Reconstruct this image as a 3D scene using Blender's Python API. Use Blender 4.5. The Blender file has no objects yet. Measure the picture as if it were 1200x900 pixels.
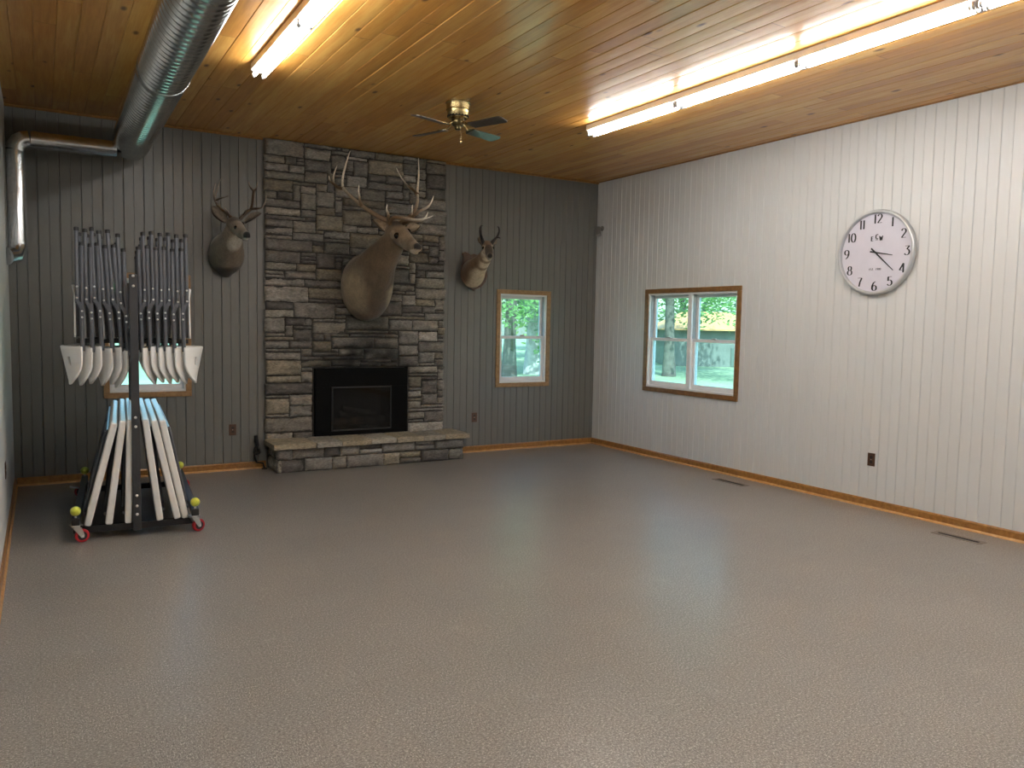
import bpy, bmesh, math, random
from math import sin, cos, pi, radians, sqrt, atan2, exp, hypot
from mathutils import Vector, Matrix, noise
random.seed(7)
sc = bpy.context.scene
COL = sc.collection

# ------------------------------------------------------------------ helpers
class MB:
    """collects vertices and faces of one mesh"""
    def __init__(self):
        self.v = []; self.f = []; self.m = []; self.c = []
        self.mi = 0; self.col = (1, 1, 1)
    def add(self, vs, fs):
        n = len(self.v)
        self.v += [tuple(q) for q in vs]
        self.c += [self.col] * len(vs)
        for q in fs:
            self.f.append(tuple(i + n for i in q)); self.m.append(self.mi)
        return n
    def box(self, c, s, R=None):
        x, y, z = s[0] / 2, s[1] / 2, s[2] / 2
        P = [Vector(q) for q in ((-x, -y, -z), (x, -y, -z), (x, y, -z), (-x, y, -z), (-x, -y, z), (x, -y, z), (x, y, z), (-x, y, z))]
        if R is not None: P = [R @ q for q in P]
        c = Vector(c)
        self.add([q + c for q in P], [(0, 3, 2, 1), (4, 5, 6, 7), (0, 1, 5, 4), (1, 2, 6, 5), (2, 3, 7, 6), (3, 0, 4, 7)])
    def bx(self, a, b):
        self.box([(a[i] + b[i]) / 2 for i in range(3)], [abs(b[i] - a[i]) for i in range(3)])
    def tube(self, pts, rad, seg=12, cap=True, sq=(1, 1)):
        """tube along points, radius per point"""
        pts = [Vector(q) for q in pts]; n = len(pts)
        if not hasattr(rad, '__len__'): rad = [rad] * n
        T = []
        for i in range(n):
            t = pts[min(i + 1, n - 1)] - pts[max(i - 1, 0)]
            T.append(t.normalized() if t.length > 1e-9 else Vector((0, 0, 1)))
        a = Vector((0, 0, 1)) if abs(T[0].z) < .9 else Vector((1, 0, 0))
        u = T[0].cross(a).normalized()
        vs = []
        for i in range(n):
            u = (u - T[i] * u.dot(T[i]))
            u = u.normalized() if u.length > 1e-6 else T[i].orthogonal().normalized()
            w = T[i].cross(u)
            for k in range(seg):
                an = 2 * pi * k / seg
                vs.append(pts[i] + (u * cos(an) * sq[0] + w * sin(an) * sq[1]) * rad[i])
        fs = []
        for i in range(n - 1):
            for k in range(seg):
                k2 = (k + 1) % seg
                fs.append((i * seg + k, i * seg + k2, (i + 1) * seg + k2, (i + 1) * seg + k))
        if cap:
            fs.append(tuple(range(seg))[::-1]); fs.append(tuple((n - 1) * seg + k for k in range(seg)))
        self.add(vs, fs)
    def cyl(self, a, b, r, r2=None, seg=16):
        self.tube([a, b], [r, r if r2 is None else r2], seg)
    def lathe(self, prof, o, ax=(0, 0, 1), seg=32):
        """prof = [(radius, height)] turned about axis ax through o"""
        ax = Vector(ax).normalized(); u = ax.orthogonal().normalized(); w = ax.cross(u); o = Vector(o)
        vs = []
        for r, h in prof:
            for k in range(seg):
                an = 2 * pi * k / seg
                vs.append(o + ax * h + (u * cos(an) + w * sin(an)) * max(r, 1e-5))
        fs = []
        for i in range(len(prof) - 1):
            for k in range(seg):
                k2 = (k + 1) % seg
                fs.append((i * seg + k, i * seg + k2, (i + 1) * seg + k2, (i + 1) * seg + k))
        self.add(vs, fs)
    def sphere(self, c, r, seg=16, rings=10, sc=(1, 1, 1), R=None):
        c = Vector(c); vs = []; fs = []
        for i in range(rings + 1):
            t = pi * i / rings
            for k in range(seg):
                a = 2 * pi * k / seg
                q = Vector((sin(t) * cos(a) * r * sc[0], sin(t) * sin(a) * r * sc[1], cos(t) * r * sc[2]))
                if R is not None: q = R @ q
                vs.append(c + q)
        for i in range(rings):
            for k in range(seg):
                k2 = (k + 1) % seg
                fs.append((i * seg + k, (i + 1) * seg + k, (i + 1) * seg + k2, i * seg + k2))
        self.add(vs, fs)
    def prism(self, poly, fn, d0, d1):
        """poly of (a, b); fn(a, b, d) gives the 3D point"""
        n = len(poly)
        vs = [fn(a, b, d0) for a, b in poly] + [fn(a, b, d1) for a, b in poly]
        fs = [tuple(range(n))[::-1], tuple(range(n, 2 * n))] + [(i, (i + 1) % n, n + (i + 1) % n, n + i) for i in range(n)]
        self.add(vs, fs)
    def mesh(self, name, mats, colors=False, off=(0, 0, 0)):
        me = bpy.data.meshes.new(name)
        o = Vector(off)
        me.from_pydata([tuple(Vector(q) - o) for q in self.v], [], self.f)
        for mm in mats: me.materials.append(mm)
        if any(self.m): me.polygons.foreach_set('material_index', self.m)
        if colors:
            at = me.color_attributes.new('tone', 'FLOAT_COLOR', 'POINT')
            for i, q in enumerate(self.c): at.data[i].color = (q[0], q[1], q[2], 1)
        bm = bmesh.new(); bm.from_mesh(me)
        bmesh.ops.recalc_face_normals(bm, faces=bm.faces)
        bm.to_mesh(me); bm.free()
        me.update()
        return me

def root_of(o):
    while o.parent: o = o.parent
    return o
def obj(name, mb, m, parent=None, smooth=0, bevel=0, world=True, colors=False, recalc=True, seg=2):
    """one mesh object; world coordinates are made relative to the thing's base"""
    off = Vector((0, 0, 0))
    if parent is not None and world: off = root_of(parent).location
    me = mb.mesh(name, m if isinstance(m, (list, tuple)) else [m], colors, off)
    o = bpy.data.objects.new(name, me); COL.objects.link(o)
    if smooth:
        me.polygons.foreach_set('use_smooth', [True] * len(me.polygons))
        me.set_sharp_from_angle(angle=radians(smooth))
    if bevel:
        b = o.modifiers.new('bevel', 'BEVEL'); b.width = bevel; b.segments = seg; b.limit_method = 'ANGLE'; b.angle_limit = radians(40)
    if parent is not None: o.parent = parent
    return o
def tag(o, label=None, cat=None, group=None, kind=None):
    if label: o['label'] = label
    if cat: o['category'] = cat
    if group: o['group'] = group
    if kind: o['kind'] = kind
    return o
def thing(name, label, cat, loc=(0, 0, 0), rotz=0, group=None):
    o = bpy.data.objects.new(name, None); COL.objects.link(o)
    o.empty_display_size = .1
    o.location = loc; o.rotation_euler = (0, 0, rotz)
    return tag(o, label, cat, group)
def struct(name, mb, m, parent=None, **k):
    o = obj(name, mb, m, parent, **k)
    if parent is None: o['kind'] = 'structure'
    return o
def sempty(name, loc):
    o = bpy.data.objects.new(name, None); COL.objects.link(o); o.location = loc; o['kind'] = 'structure'; return o
def copy_tree(o, parent=None):
    c = o.copy(); COL.objects.link(c)
    if parent is not None: c.parent = parent
    for ch in list(o.children): copy_tree(ch, c)
    return c

# ------------------------------------------------------------------ materials
class NT:
    def __init__(self, name):
        self.m = bpy.data.materials.new(name); self.m.use_nodes = True
        self.t = self.m.node_tree; self.b = self.t.nodes['Principled BSDF']; self.out = self.t.nodes['Material Output']
    def n(self, typ, **k):
        q = self.t.nodes.new(typ)
        for a, v in k.items():
            if a in q.inputs.keys() if isinstance(a, str) else False: q.inputs[a].default_value = v
            else: setattr(q, a, v)
        return q
    def l(self, a, b): self.t.links.new(a, b)
    def math(self, op, a, b=None, c=None):
        q = self.t.nodes.new('ShaderNodeMath'); q.operation = op
        for i, x in enumerate((a, b, c)):
            if x is None: continue
            if isinstance(x, (int, float)): q.inputs[i].default_value = x
            else: self.l(x, q.inputs[i])
        return q.outputs[0]
    def obj(self):
        return self.t.nodes.new('ShaderNodeTexCoord').outputs['Object']
    def sep(self, v):
        q = self.t.nodes.new('ShaderNodeSeparateXYZ'); self.l(v, q.inputs[0]); return q.outputs
    def comb(self, x, y, z):
        q = self.t.nodes.new('ShaderNodeCombineXYZ')
        for i, a in enumerate((x, y, z)):
            if isinstance(a, (int, float)): q.inputs[i].default_value = a
            else: self.l(a, q.inputs[i])
        return q.outputs[0]
    def noise(self, vec, scale, detail=3, rough=.5):
        q = self.t.nodes.new('ShaderNodeTexNoise'); q.inputs['Scale'].default_value = scale
        q.inputs['Detail'].default_value = detail; q.inputs['Roughness'].default_value = rough
        if vec is not None: self.l(vec, q.inputs['Vector'])
        return q.outputs['Fac']
    def vor(self, vec, scale, feature='F1', out='Distance'):
        q = self.t.nodes.new('ShaderNodeTexVoronoi'); q.inputs['Scale'].default_value = scale; q.feature = feature
        self.l(vec, q.inputs['Vector']); return q.outputs[out]
    def white(self, vec):
        q = self.t.nodes.new('ShaderNodeTexWhiteNoise'); q.noise_dimensions = '3D'; self.l(vec, q.inputs['Vector']); return q.outputs['Value']
    def ramp(self, fac, stops, interp='LINEAR'):
        q = self.t.nodes.new('ShaderNodeValToRGB'); q.color_ramp.interpolation = interp
        e = q.color_ramp.elements
        while len(e) < len(stops): e.new(.5)
        for i, (p, c) in enumerate(stops): e[i].position = p; e[i].color = (*c, 1) if len(c) == 3 else c
        self.l(fac, q.inputs[0]); return q.outputs[0]
    def mix(self, fac, a, b, mode='MIX'):
        q = self.t.nodes.new('ShaderNodeMix'); q.data_type = 'RGBA'; q.blend_type = mode
        for s, x in ((q.inputs[0], fac), (q.inputs[6], a), (q.inputs[7], b)):
            if isinstance(x, (int, float)): s.default_value = x
            elif isinstance(x, tuple): s.default_value = (*x, 1)
            else: self.l(x, s)
        return q.outputs[2]
    def vmul(self, v, s):
        q = self.t.nodes.new('ShaderNodeVectorMath'); q.operation = 'MULTIPLY'; self.l(v, q.inputs[0]); q.inputs[1].default_value = s; return q.outputs[0]
    def bump(self, h, strength=.3, dist=.002):
        q = self.t.nodes.new('ShaderNodeBump'); q.inputs['Strength'].default_value = strength; q.inputs['Distance'].default_value = dist
        self.l(h, q.inputs['Height']); self.l(q.outputs[0], self.b.inputs['Normal'])
    def set(self, **k):
        for a, v in k.items():
            s = self.b.inputs[a.replace('_', ' ')]
            if isinstance(v, tuple): s.default_value = (*v, 1) if len(v) == 3 else v
            elif isinstance(v, (int, float)): s.default_value = v
            else: self.l(v, s)
        return self

def plain(name, c, rough=.5, metal=0, var=.12, scale=12, bump=0, **k):
    t = NT(name); o = t.obj(); f = t.noise(o, scale)
    t.set(Base_Color=t.ramp(f, [(.25, tuple(x * (1 - var) for x in c)), (.75, tuple(min(1, x * (1 + var)) for x in c))]), Roughness=rough, Metallic=metal)
    if bump: t.bump(t.noise(o, scale * 12), bump, .001)
    if k: t.set(**k)
    return t.m
def attr_mat(name, rough=.8, nscale=60, var=.35, bump=.5, stretch=(1, 1, 1), dist=.003):
    t = NT(name); a = t.t.nodes.new('ShaderNodeAttribute'); a.attribute_name = 'tone'
    v = t.vmul(t.obj(), stretch); f = t.noise(v, nscale, 5, .6)
    g = t.ramp(f, [(.25, (1 - var,) * 3), (.75, (1 + var,) * 3)])
    t.set(Base_Color=t.mix(1.0, a.outputs['Color'], g, 'MULTIPLY'), Roughness=rough)
    t.bump(f, bump, dist)
    return t

def wood(name, ca, cb, grain=(1, 1, 14), rough=.35, scale=6, coat=.3):
    t = NT(name); o = t.obj()
    f = t.noise(t.vmul(o, grain), scale, 4, .6)
    t.set(Base_Color=t.ramp(f, [(.3, ca), (.7, cb)]), Roughness=rough, Coat_Weight=coat, Coat_Roughness=.15)
    t.bump(f, .1, .001)
    return t.m

M = {}
def paint(name, c, axis, rough, var=.05):
    t = NT(name); o = t.obj(); s = t.sep(o)
    idx = t.math('FLOOR', t.math('DIVIDE', s[axis], .0885))
    w = t.white(t.comb(idx, 3.1, 1.7))
    f = t.noise(t.vmul(o, (1, 1, .35)), 3.5, 4, .55)
    k = t.math('ADD', t.math('MULTIPLY', w, var), t.math('MULTIPLY', f, var * 2))
    g = t.ramp(k, [(0, tuple(x * (1 - var) for x in c)), (var * 3, tuple(x * (1 + var) for x in c))])
    t.set(Base_Color=g, Roughness=t.math('ADD', rough, t.math('MULTIPLY', f, .1)))
    t.bump(t.math('ADD', t.noise(o, 14, 3), t.math('MULTIPLY', t.noise(o, 160, 2), .15)), .25, .004)
    return t.m
M['wall_gray'] = paint('gray_wall_paint', (.146, .147, .136), 0, .30)
M['wall_white'] = paint('white_wall_paint', (.605, .615, .61), 1, .34, .03)
M['wall_pale'] = paint('pale_wall_paint', (.58, .59, .58), 1, .4, .03)

def ceiling_mat():
    t = NT('varnished_pine_planks'); o = t.obj(); s = t.sep(o)
    W = .13
    ix = t.math('FLOOR', t.math('DIVIDE', s[0], W))
    r1 = t.white(t.comb(ix, 0, 4.2))
    sy = t.math('FLOOR', t.math('DIVIDE', t.math('ADD', s[1], t.math('MULTIPLY', r1, 7.0)), 2.6))
    r2 = t.white(t.comb(ix, sy, 9.1))
    off = t.math('MULTIPLY', r2, 37.0)
    gv = t.comb(t.math('MULTIPLY', s[0], 9.0), t.math('ADD', t.math('MULTIPLY', s[1], .7), off), off)
    g1 = t.noise(gv, 3.0, 5, .62)
    gv2 = t.comb(t.math('MULTIPLY', s[0], 55.0), t.math('ADD', t.math('MULTIPLY', s[1], 1.6), off), off)
    g2 = t.noise(gv2, 2.0, 3, .6)
    tone = t.math('ADD', t.math('MULTIPLY', r2, .26), t.math('ADD', t.math('MULTIPLY', g1, .62), t.math('MULTIPLY', g2, .26)))
    c = t.ramp(tone, [(.25, (.40, .162, .026)), (.55, (.60, .285, .055)), (.85, (.76, .46, .13))])
    kv = t.comb(t.math('MULTIPLY', s[0], 5.0), t.math('ADD', t.math('MULTIPLY', s[1], 2.2), off), 0)
    kd = t.vor(kv, 1.05)
    knot = t.ramp(kd, [(.055, (1, 1, 1)), (.125, (0, 0, 0))])
    c = t.mix(t.math('MULTIPLY', knot, .88), c, (.10, .035, .010))
    # butt joints between boards
    fy = t.math('FRACT', t.math('DIVIDE', t.math('ADD', s[1], t.math('MULTIPLY', r1, 7.0)), 2.6))
    j = t.math('LESS_THAN', fy, .0016)
    c = t.mix(t.math('MULTIPLY', j, .7), c, (.05, .02, .008))
    t.set(Base_Color=c, Roughness=.42, Specular_IOR_Level=.2, Coat_Weight=.74, Coat_Roughness=.21, Coat_IOR=1.45)
    t.bump(t.math('ADD', t.math('MULTIPLY', g1, .6), t.noise(t.comb(t.math('MULTIPLY', s[0], 3), s[1], 0), 9, 2)), .10, .003)
    return t.m
M['ceiling'] = ceiling_mat()

def floor_mat():
    t = NT('speckled_vinyl_tile'); o = t.obj(); s = t.sep(o); W = .305
    tx = t.math('DIVIDE', t.math('ADD', s[0], .034), W); ty = t.math('DIVIDE', t.math('ADD', s[1], -2.27 + W * 20), W)
    ix = t.math('FLOOR', tx); iy = t.math('FLOOR', ty)
    rnd = t.white(t.comb(ix, iy, 2.2))
    par = t.math('MODULO', t.math('ABSOLUTE', t.math('ADD', ix, iy)), 2.0)
    # streak direction turns a quarter from tile to tile
    q = t.t.nodes.new('ShaderNodeMix'); q.data_type = 'VECTOR'
    t.l(par, q.inputs[0]); t.l(t.vmul(o, (1, 2.1, 1)), q.inputs[4]); t.l(t.vmul(o, (2.1, 1, 1)), q.inputs[5]); sv = q.outputs[1]
    ch = t.noise(sv, 78, 3, .75); ch2 = t.noise(sv, 150, 2, .6)
    blot = t.noise(o, 1.1, 4, .6); scuff = t.noise(t.vmul(o, (1, 2.5, 1)), 7, 5, .7)
    base = t.ramp(t.math('ADD', t.math('MULTIPLY', ch, .65), t.math('MULTIPLY', ch2, .35)),
                  [(.36, (.05, .047, .043)), (.46, (.165, .157, .144)), (.54, (.245, .234, .216)), (.64, (.60, .58, .55))])
    tone = t.math('ADD', .84, t.math('ADD', t.math('MULTIPLY', rnd, .05), t.math('MULTIPLY', blot, .26)))
    tn = t.comb(tone, tone, tone)
    c = t.mix(1.0, base, tn, 'MULTIPLY')
    c = t.mix(t.math('MULTIPLY', t.ramp(t.noise(t.vmul(o, (1, 1.7, 1)), 3.1, 6, .75), [(.60, (0, 0, 0)), (.72, (1, 1, 1))]), .22), c, (.5, .48, .45))
    def seam(v):
        f = t.math('FRACT', v); d = t.math('MINIMUM', f, t.math('SUBTRACT', 1.0, f)); return t.math('LESS_THAN', d, .0045)
    sm = t.math('MAXIMUM', seam(tx), seam(ty))
    keep = t.ramp(t.noise(o, 2.3, 2), [(.45, (.04, .04, .04)), (.68, (.5, .5, .5))])
    c = t.mix(t.math('MULTIPLY', sm, keep), c, (.07, .06, .05))
    t.set(Base_Color=c, Roughness=t.math('ADD', .275, t.math('MULTIPLY', scuff, .045)), Specular_IOR_Level=.5)
    t.bump(t.math('ADD', t.math('MULTIPLY', ch, .4), t.math('ADD', t.math('MULTIPLY', t.noise(o, 5, 2), 2.0), t.math('MULTIPLY', sm, -.8))), .10, .0025)
    return t.m
M['floor'] = floor_mat()

M['oak'] = wood('stained_oak_trim', (.20, .085, .016), (.36, .17, .04), (3, 3, 3), .35, 9)
M['shoe'] = wood('light_oak_shoe_molding', (.40, .20, .06), (.56, .32, .12), (3, 3, 3), .4, 9)
M['casing'] = wood('stained_window_casing', (.13, .06, .018), (.25, .125, .038), (4, 4, 4), .4, 7, .2)
M['casing_light'] = wood('honey_window_casing', (.22, .12, .045), (.36, .21, .085), (4, 4, 4), .4, 7, .2)
M['vinyl'] = plain('white_vinyl', (.78, .78, .78), .35, 0, .03)
M['vinyl_shade'] = plain('gray_vinyl_track', (.33, .34, .34), .5, 0, .05)
def galv():
    t = NT('galvanized_steel'); o = t.obj()
    f = t.vor(o, 38, 'F1', 'Color'); b = t.noise(o, 3, 4)
    g = t.sep(f)[0]
    k = t.math('ADD', t.math('MULTIPLY', g, .35), t.math('MULTIPLY', b, .65))
    t.set(Base_Color=t.ramp(k, [(.2, (.56, .585, .60)), (.8, (.78, .80, .81))]), Metallic=1.0, Roughness=t.math('ADD', .15, t.math('MULTIPLY', b, .12)))
    return t.m
M['galv'] = galv()
M['zinc'] = plain('zinc_plate', (.60, .60, .58), .35, 1, .1)
M['bolt'] = plain('bright_bolt_steel', (.75, .75, .74), .3, 1, .05)
M['black_steel'] = plain('black_powder_coat', (.012, .012, .014), .4, 0, .2, 30)
M['post'] = plain('charcoal_post_steel', (.034, .035, .038), .42, 0, .12, 30)
M['chair_tube'] = plain('gray_enamel_tube', (.092, .099, .114), .36, .2, .1, 20)
M['chair_tip'] = plain('black_rubber', (.012, .012, .012), .7, 0, .2)
M['white_plastic'] = plain('white_molded_plastic', (.78, .78, .765), .40, 0, .05, 6, .06)
M['table_plastic'] = plain('white_tabletop_plastic', (.78, .775, .75), .33, 0, .06, 9, .05)
M['table_under'] = plain('table_underside_plastic', (.20, .20, .195), .6, 0, .1)
M['seat_under'] = plain('dark_seat_underside', (.03, .031, .034), .55, 0, .1)
M['red_wheel'] = plain('red_polyurethane', (.42, .012, .02), .35, 0, .1)
def felt():
    t = NT('tennis_felt'); o = t.obj(); f = t.noise(o, 220, 3)
    t.set(Base_Color=t.ramp(f, [(.3, (.46, .52, .04)), (.7, (.70, .74, .10))]), Roughness=.95, Sheen_Weight=.3)
    t.bump(f, .6, .002); return t.m
M['felt'] = felt()
M['seamrubber'] = plain('white_ball_seam', (.75, .78, .6), .7)
M['brass'] = plain('antique_brass', (.52, .40, .19), .26, 1, .18, 16)
M['dark_brass'] = plain('dark_brass', (.10, .075, .035), .35, 1, .2, 16)
M['blade'] = wood('dark_walnut_blade', (.035, .024, .018), (.075, .052, .038), (5, 5, 5), .3, 8)
M['lamp_white'] = plain('white_enamel', (.80, .79, .78), .3, 0, .03)
def emis(name, c, s):
    t = NT(name); o = t.obj(); f = t.noise(o, 5)
    t.set(Base_Color=(.9, .9, .9), Emission_Color=t.ramp(f, [(.2, tuple(x * .98 for x in c)), (.8, c)]), Emission_Strength=s); return t.m
M['tube'] = emis('glowing_fluorescent_tube', (1.0, .985, .955), 34.0)
M['socket'] = plain('gray_lamp_socket', (.32, .32, .33), .5)
M['clock_rim'] = plain('silver_clock_rim', (.55, .56, .57), .38, .55, .06)
M['clock_face'] = plain('pale_lilac_clock_face', (.60, .585, .66), .5, 0, .03)
M['ink'] = plain('black_ink', (.012, .012, .014), .5)
M['brown_plate'] = plain('brown_outlet_plate', (.075, .034, .016), .4, 0, .15)
M['dark_plate'] = plain('dark_outlet_face', (.016, .010, .007), .5)
M['register'] = plain('taupe_floor_register', (.20, .175, .15), .45, .2)
M['void'] = plain('black_vent_slot', (.006, .006, .006), .9)
M['sensor'] = plain('dull_silver_sensor', (.24, .24, .225), .45, .4)
M['iron'] = plain('black_iron', (.010, .010, .010), .55, .3)
M['firebox'] = plain('matte_black_firebox', (.002, .002, .002), .8, Specular_IOR_Level=.12)
M['dark_glass'] = None
def glassm(name, tint, fac_lo=.04, rough=0.0):
    t = NT(name); nt = t.t; nt.nodes.remove(t.b)
    tr = nt.nodes.new('ShaderNodeBsdfTransparent'); tr.inputs[0].default_value = (*tint, 1)
    gl = nt.nodes.new('ShaderNodeBsdfGlossy'); gl.inputs['Roughness'].default_value = rough
    lw = nt.nodes.new('ShaderNodeLayerWeight'); lw.inputs[0].default_value = .5
    mx = nt.nodes.new('ShaderNodeMixShader')
    t.l(t.math('ADD', .035, t.math('MULTIPLY', t.math('POWER', lw.outputs['Facing'], 5.0), .9)), mx.inputs[0]); t.l(tr.outputs[0], mx.inputs[1]); t.l(gl.outputs[0], mx.inputs[2]); t.l(mx.outputs[0], t.out.inputs[0])
    return t.m
M['glass'] = glassm('window_glass', (.72, .93, .97))
M['smoked'] = glassm('smoked_fireplace_glass', (.35, .35, .35), rough=.05)

# ------------------------------------------------------------------ room dimensions
XL, XR, YB, YF, H = -.236, 6.330, 8.493, -3.60, 3.4465
T = .13                                     # wall thickness

def decompose(s0, s1, z0, z1, ops):
    ss = sorted({s0, s1, *[q for o in ops for q in o[:2] if s0 < q < s1]})
    out = []
    for a, b in zip(ss, ss[1:]):
        m = (a + b) / 2; z = z0
        for o in sorted([o for o in ops if o[0] < m < o[1]], key=lambda o: o[2]):
            if o[2] > z: out.append((a, b, z, o[2]))
            z = o[3]
        if z < z1: out.append((a, b, z, z1))
    return out
def board_wall(name, P, s0, s1, pitch, ops, m, phase=0):
    """wall of grooved vertical boards; P(s, d, z) with d into the room"""
    mb = MB(); k = math.floor((s0 - phase) / pitch)
    while phase + k * pitch < s1 - 1e-6:
        a = max(s0, phase + k * pitch); b = min(s1, phase + (k + 1) * pitch)
        ga = .0055 if k % 2 == 0 else .003; gb = .003 if k % 2 == 0 else .0055
        if b - a > .0:
            for (u, v, za, zb) in decompose(a, b, 0, H, ops):
                pu = [(u, 0)]; 
                if u == a: pu = [(u, -ga * 1.5), (u + ga * .35, -ga * 1.3), (u + ga, 0)]
                pv = [(v, 0)]
                if v == b: pv = [(v - gb, 0), (v - gb * .35, -gb * 1.3), (v, -gb * 1.5)]
                pr = pu + pv; n = len(pr)
                mb.add([P(s, d, za) for s, d in pr] + [P(s, d, zb) for s, d in pr], [(i, i + 1, n + i + 1, n + i) for i in range(n - 1)])
        k += 1
    for (a, b, za, zb) in decompose(s0, s1, 0, H, ops):       # outer face
        mb.add([P(a, -T, za), P(b, -T, za), P(b, -T, zb), P(a, -T, zb)], [(0, 1, 2, 3)])
    for (a, b, za, zb) in ops:                               # reveals
        q = [(a, za), (b, za), (b, zb), (a, zb)]
        for i in range(4):
            (a1, c1), (a2, c2) = q[i], q[(i + 1) % 4]
            mb.add([P(a1, .002, c1), P(a2, .002, c2), P(a2, -T, c2), P(a1, -T, c1)], [(0, 1, 2, 3)])
    for za, zb in ((0, 0), (H, H)):
        mb.add([P(s0, 0, za), P(s1, 0, za), P(s1, -T, za), P(s0, -T, za)], [(0, 1, 2, 3)])
    return struct(name, mb, m)

PBK = lambda s, d, z: (s, YB - d, z)
PRT = lambda s, d, z: (XR - d, s, z)
PLF = lambda s, d, z: (XL + d, s, z)
W1 = (.559, 1.245, .842, 1.947)            # behind the cart
W2 = (4.875, 5.561, .842, 1.947)           # right of the fireplace
W3 = (5.985, 7.416, .851, 1.970)           # right wall, double
FB = (2.55, 3.61, .315, 1.05)              # firebox
board_wall('wall_back', PBK, XL - .02, XR + .02, .0885, [W1, W2, FB], M['wall_gray'], .001)
board_wall('wall_right', PRT, YF - .02, YB + .03, .0885, [W3], M['wall_white'], .029)
board_wall('wall_left', PLF, YF - .02, YB + .03, .0885, [], M['wall_pale'], .01)
mb = MB(); mb.bx((XL - T, YF - T, 0), (XR + T, YF, H)); struct('wall_front', mb, M['wall_pale'])
mb = MB(); mb.bx((XL - T, YF - T, -.12), (XR + T, YB + T, 0)); struct('floor', mb, M['floor'])
# ceiling of V-jointed pine boards
crng = random.Random(5); mb = MB(); x = XL - T; W = .13; k = math.floor(x / W)
while k * W < XR + T:
    a, b, g, d = k * W, (k + 1) * W, .0045, .005
    tl, cr = crng.uniform(-.0012, .0012), crng.uniform(.0002, .0012)
    pr = [(a, d)] + [(a + g + (b - a - 2 * g) * i / 6, tl * (i / 3 - 1) + cr * (i / 3 - 1) ** 2) for i in range(7)] + [(b, d)]
    mb.add([(s, YF - T, H + q) for s, q in pr] + [(s, YB + T, H + q) for s, q in pr], [(i, i + 1, 10 + i, 9 + i) for i in range(8)])
    k += 1
mb.add([(XL - T - .1, YF - T, H + .12), (XR + T + .1, YF - T, H + .12), (XR + T + .1, YB + T, H + .12), (XL - T - .1, YB + T, H + .12)], [(0, 1, 2, 3)])
struct('ceiling', mb, M['ceiling'], smooth=18)

# baseboards with shoe molding
def baseboard(name, P, a, b):
    mb = MB(); t = .013; h = .078
    mb.prism([(0.0, 0.0), (t, 0.0), (t, h - .012), (t * .45, h), (0.0, h)], lambda d, z, s: P(s, d, z), a, b)
    mb.mi = 1
    mb.prism([(t, 0.0), (t + .013, 0.0), (t + .011, .009), (t + .005, .016), (t, .018)], lambda d, z, s: P(s, d, z), a, b)
    return struct(name, mb, [M['oak'], M['shoe']])
HX0, HX1, HY = 2.04, 4.195, 8.085
baseboard('baseboard_back', PBK, XL + .02, HX0 - .01)
baseboard('baseboard_back_right', PBK, HX1 + .02, XR - .02)
baseboard('baseboard_right', PRT, YF, YB)
baseboard('baseboard_left', PLF, YF, YB)
def crown(name, P, a, b, m):
    mb = MB(); q = [(0, 0), (.012, 0), (.018, -.006), (.018, -.014), (.008, -.022), (0, -.024)]
    mb.prism(q, lambda d, z, s: P(s, d, H - .001 + z), a, b); struct(name, mb, m)
crown('trim_1', PBK, XL, 2.015, M['oak']); crown('trim_2', PBK, 4.11, XR, M['oak'])
mb = MB(); mb.prism([(0, 0), (.012, 0), (.012, -.008), (0, -.01)], lambda d, z, s: PRT(s, d, H - .001 + z), YF, YB - .02); struct('trim_3', mb, M['oak'])

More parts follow.
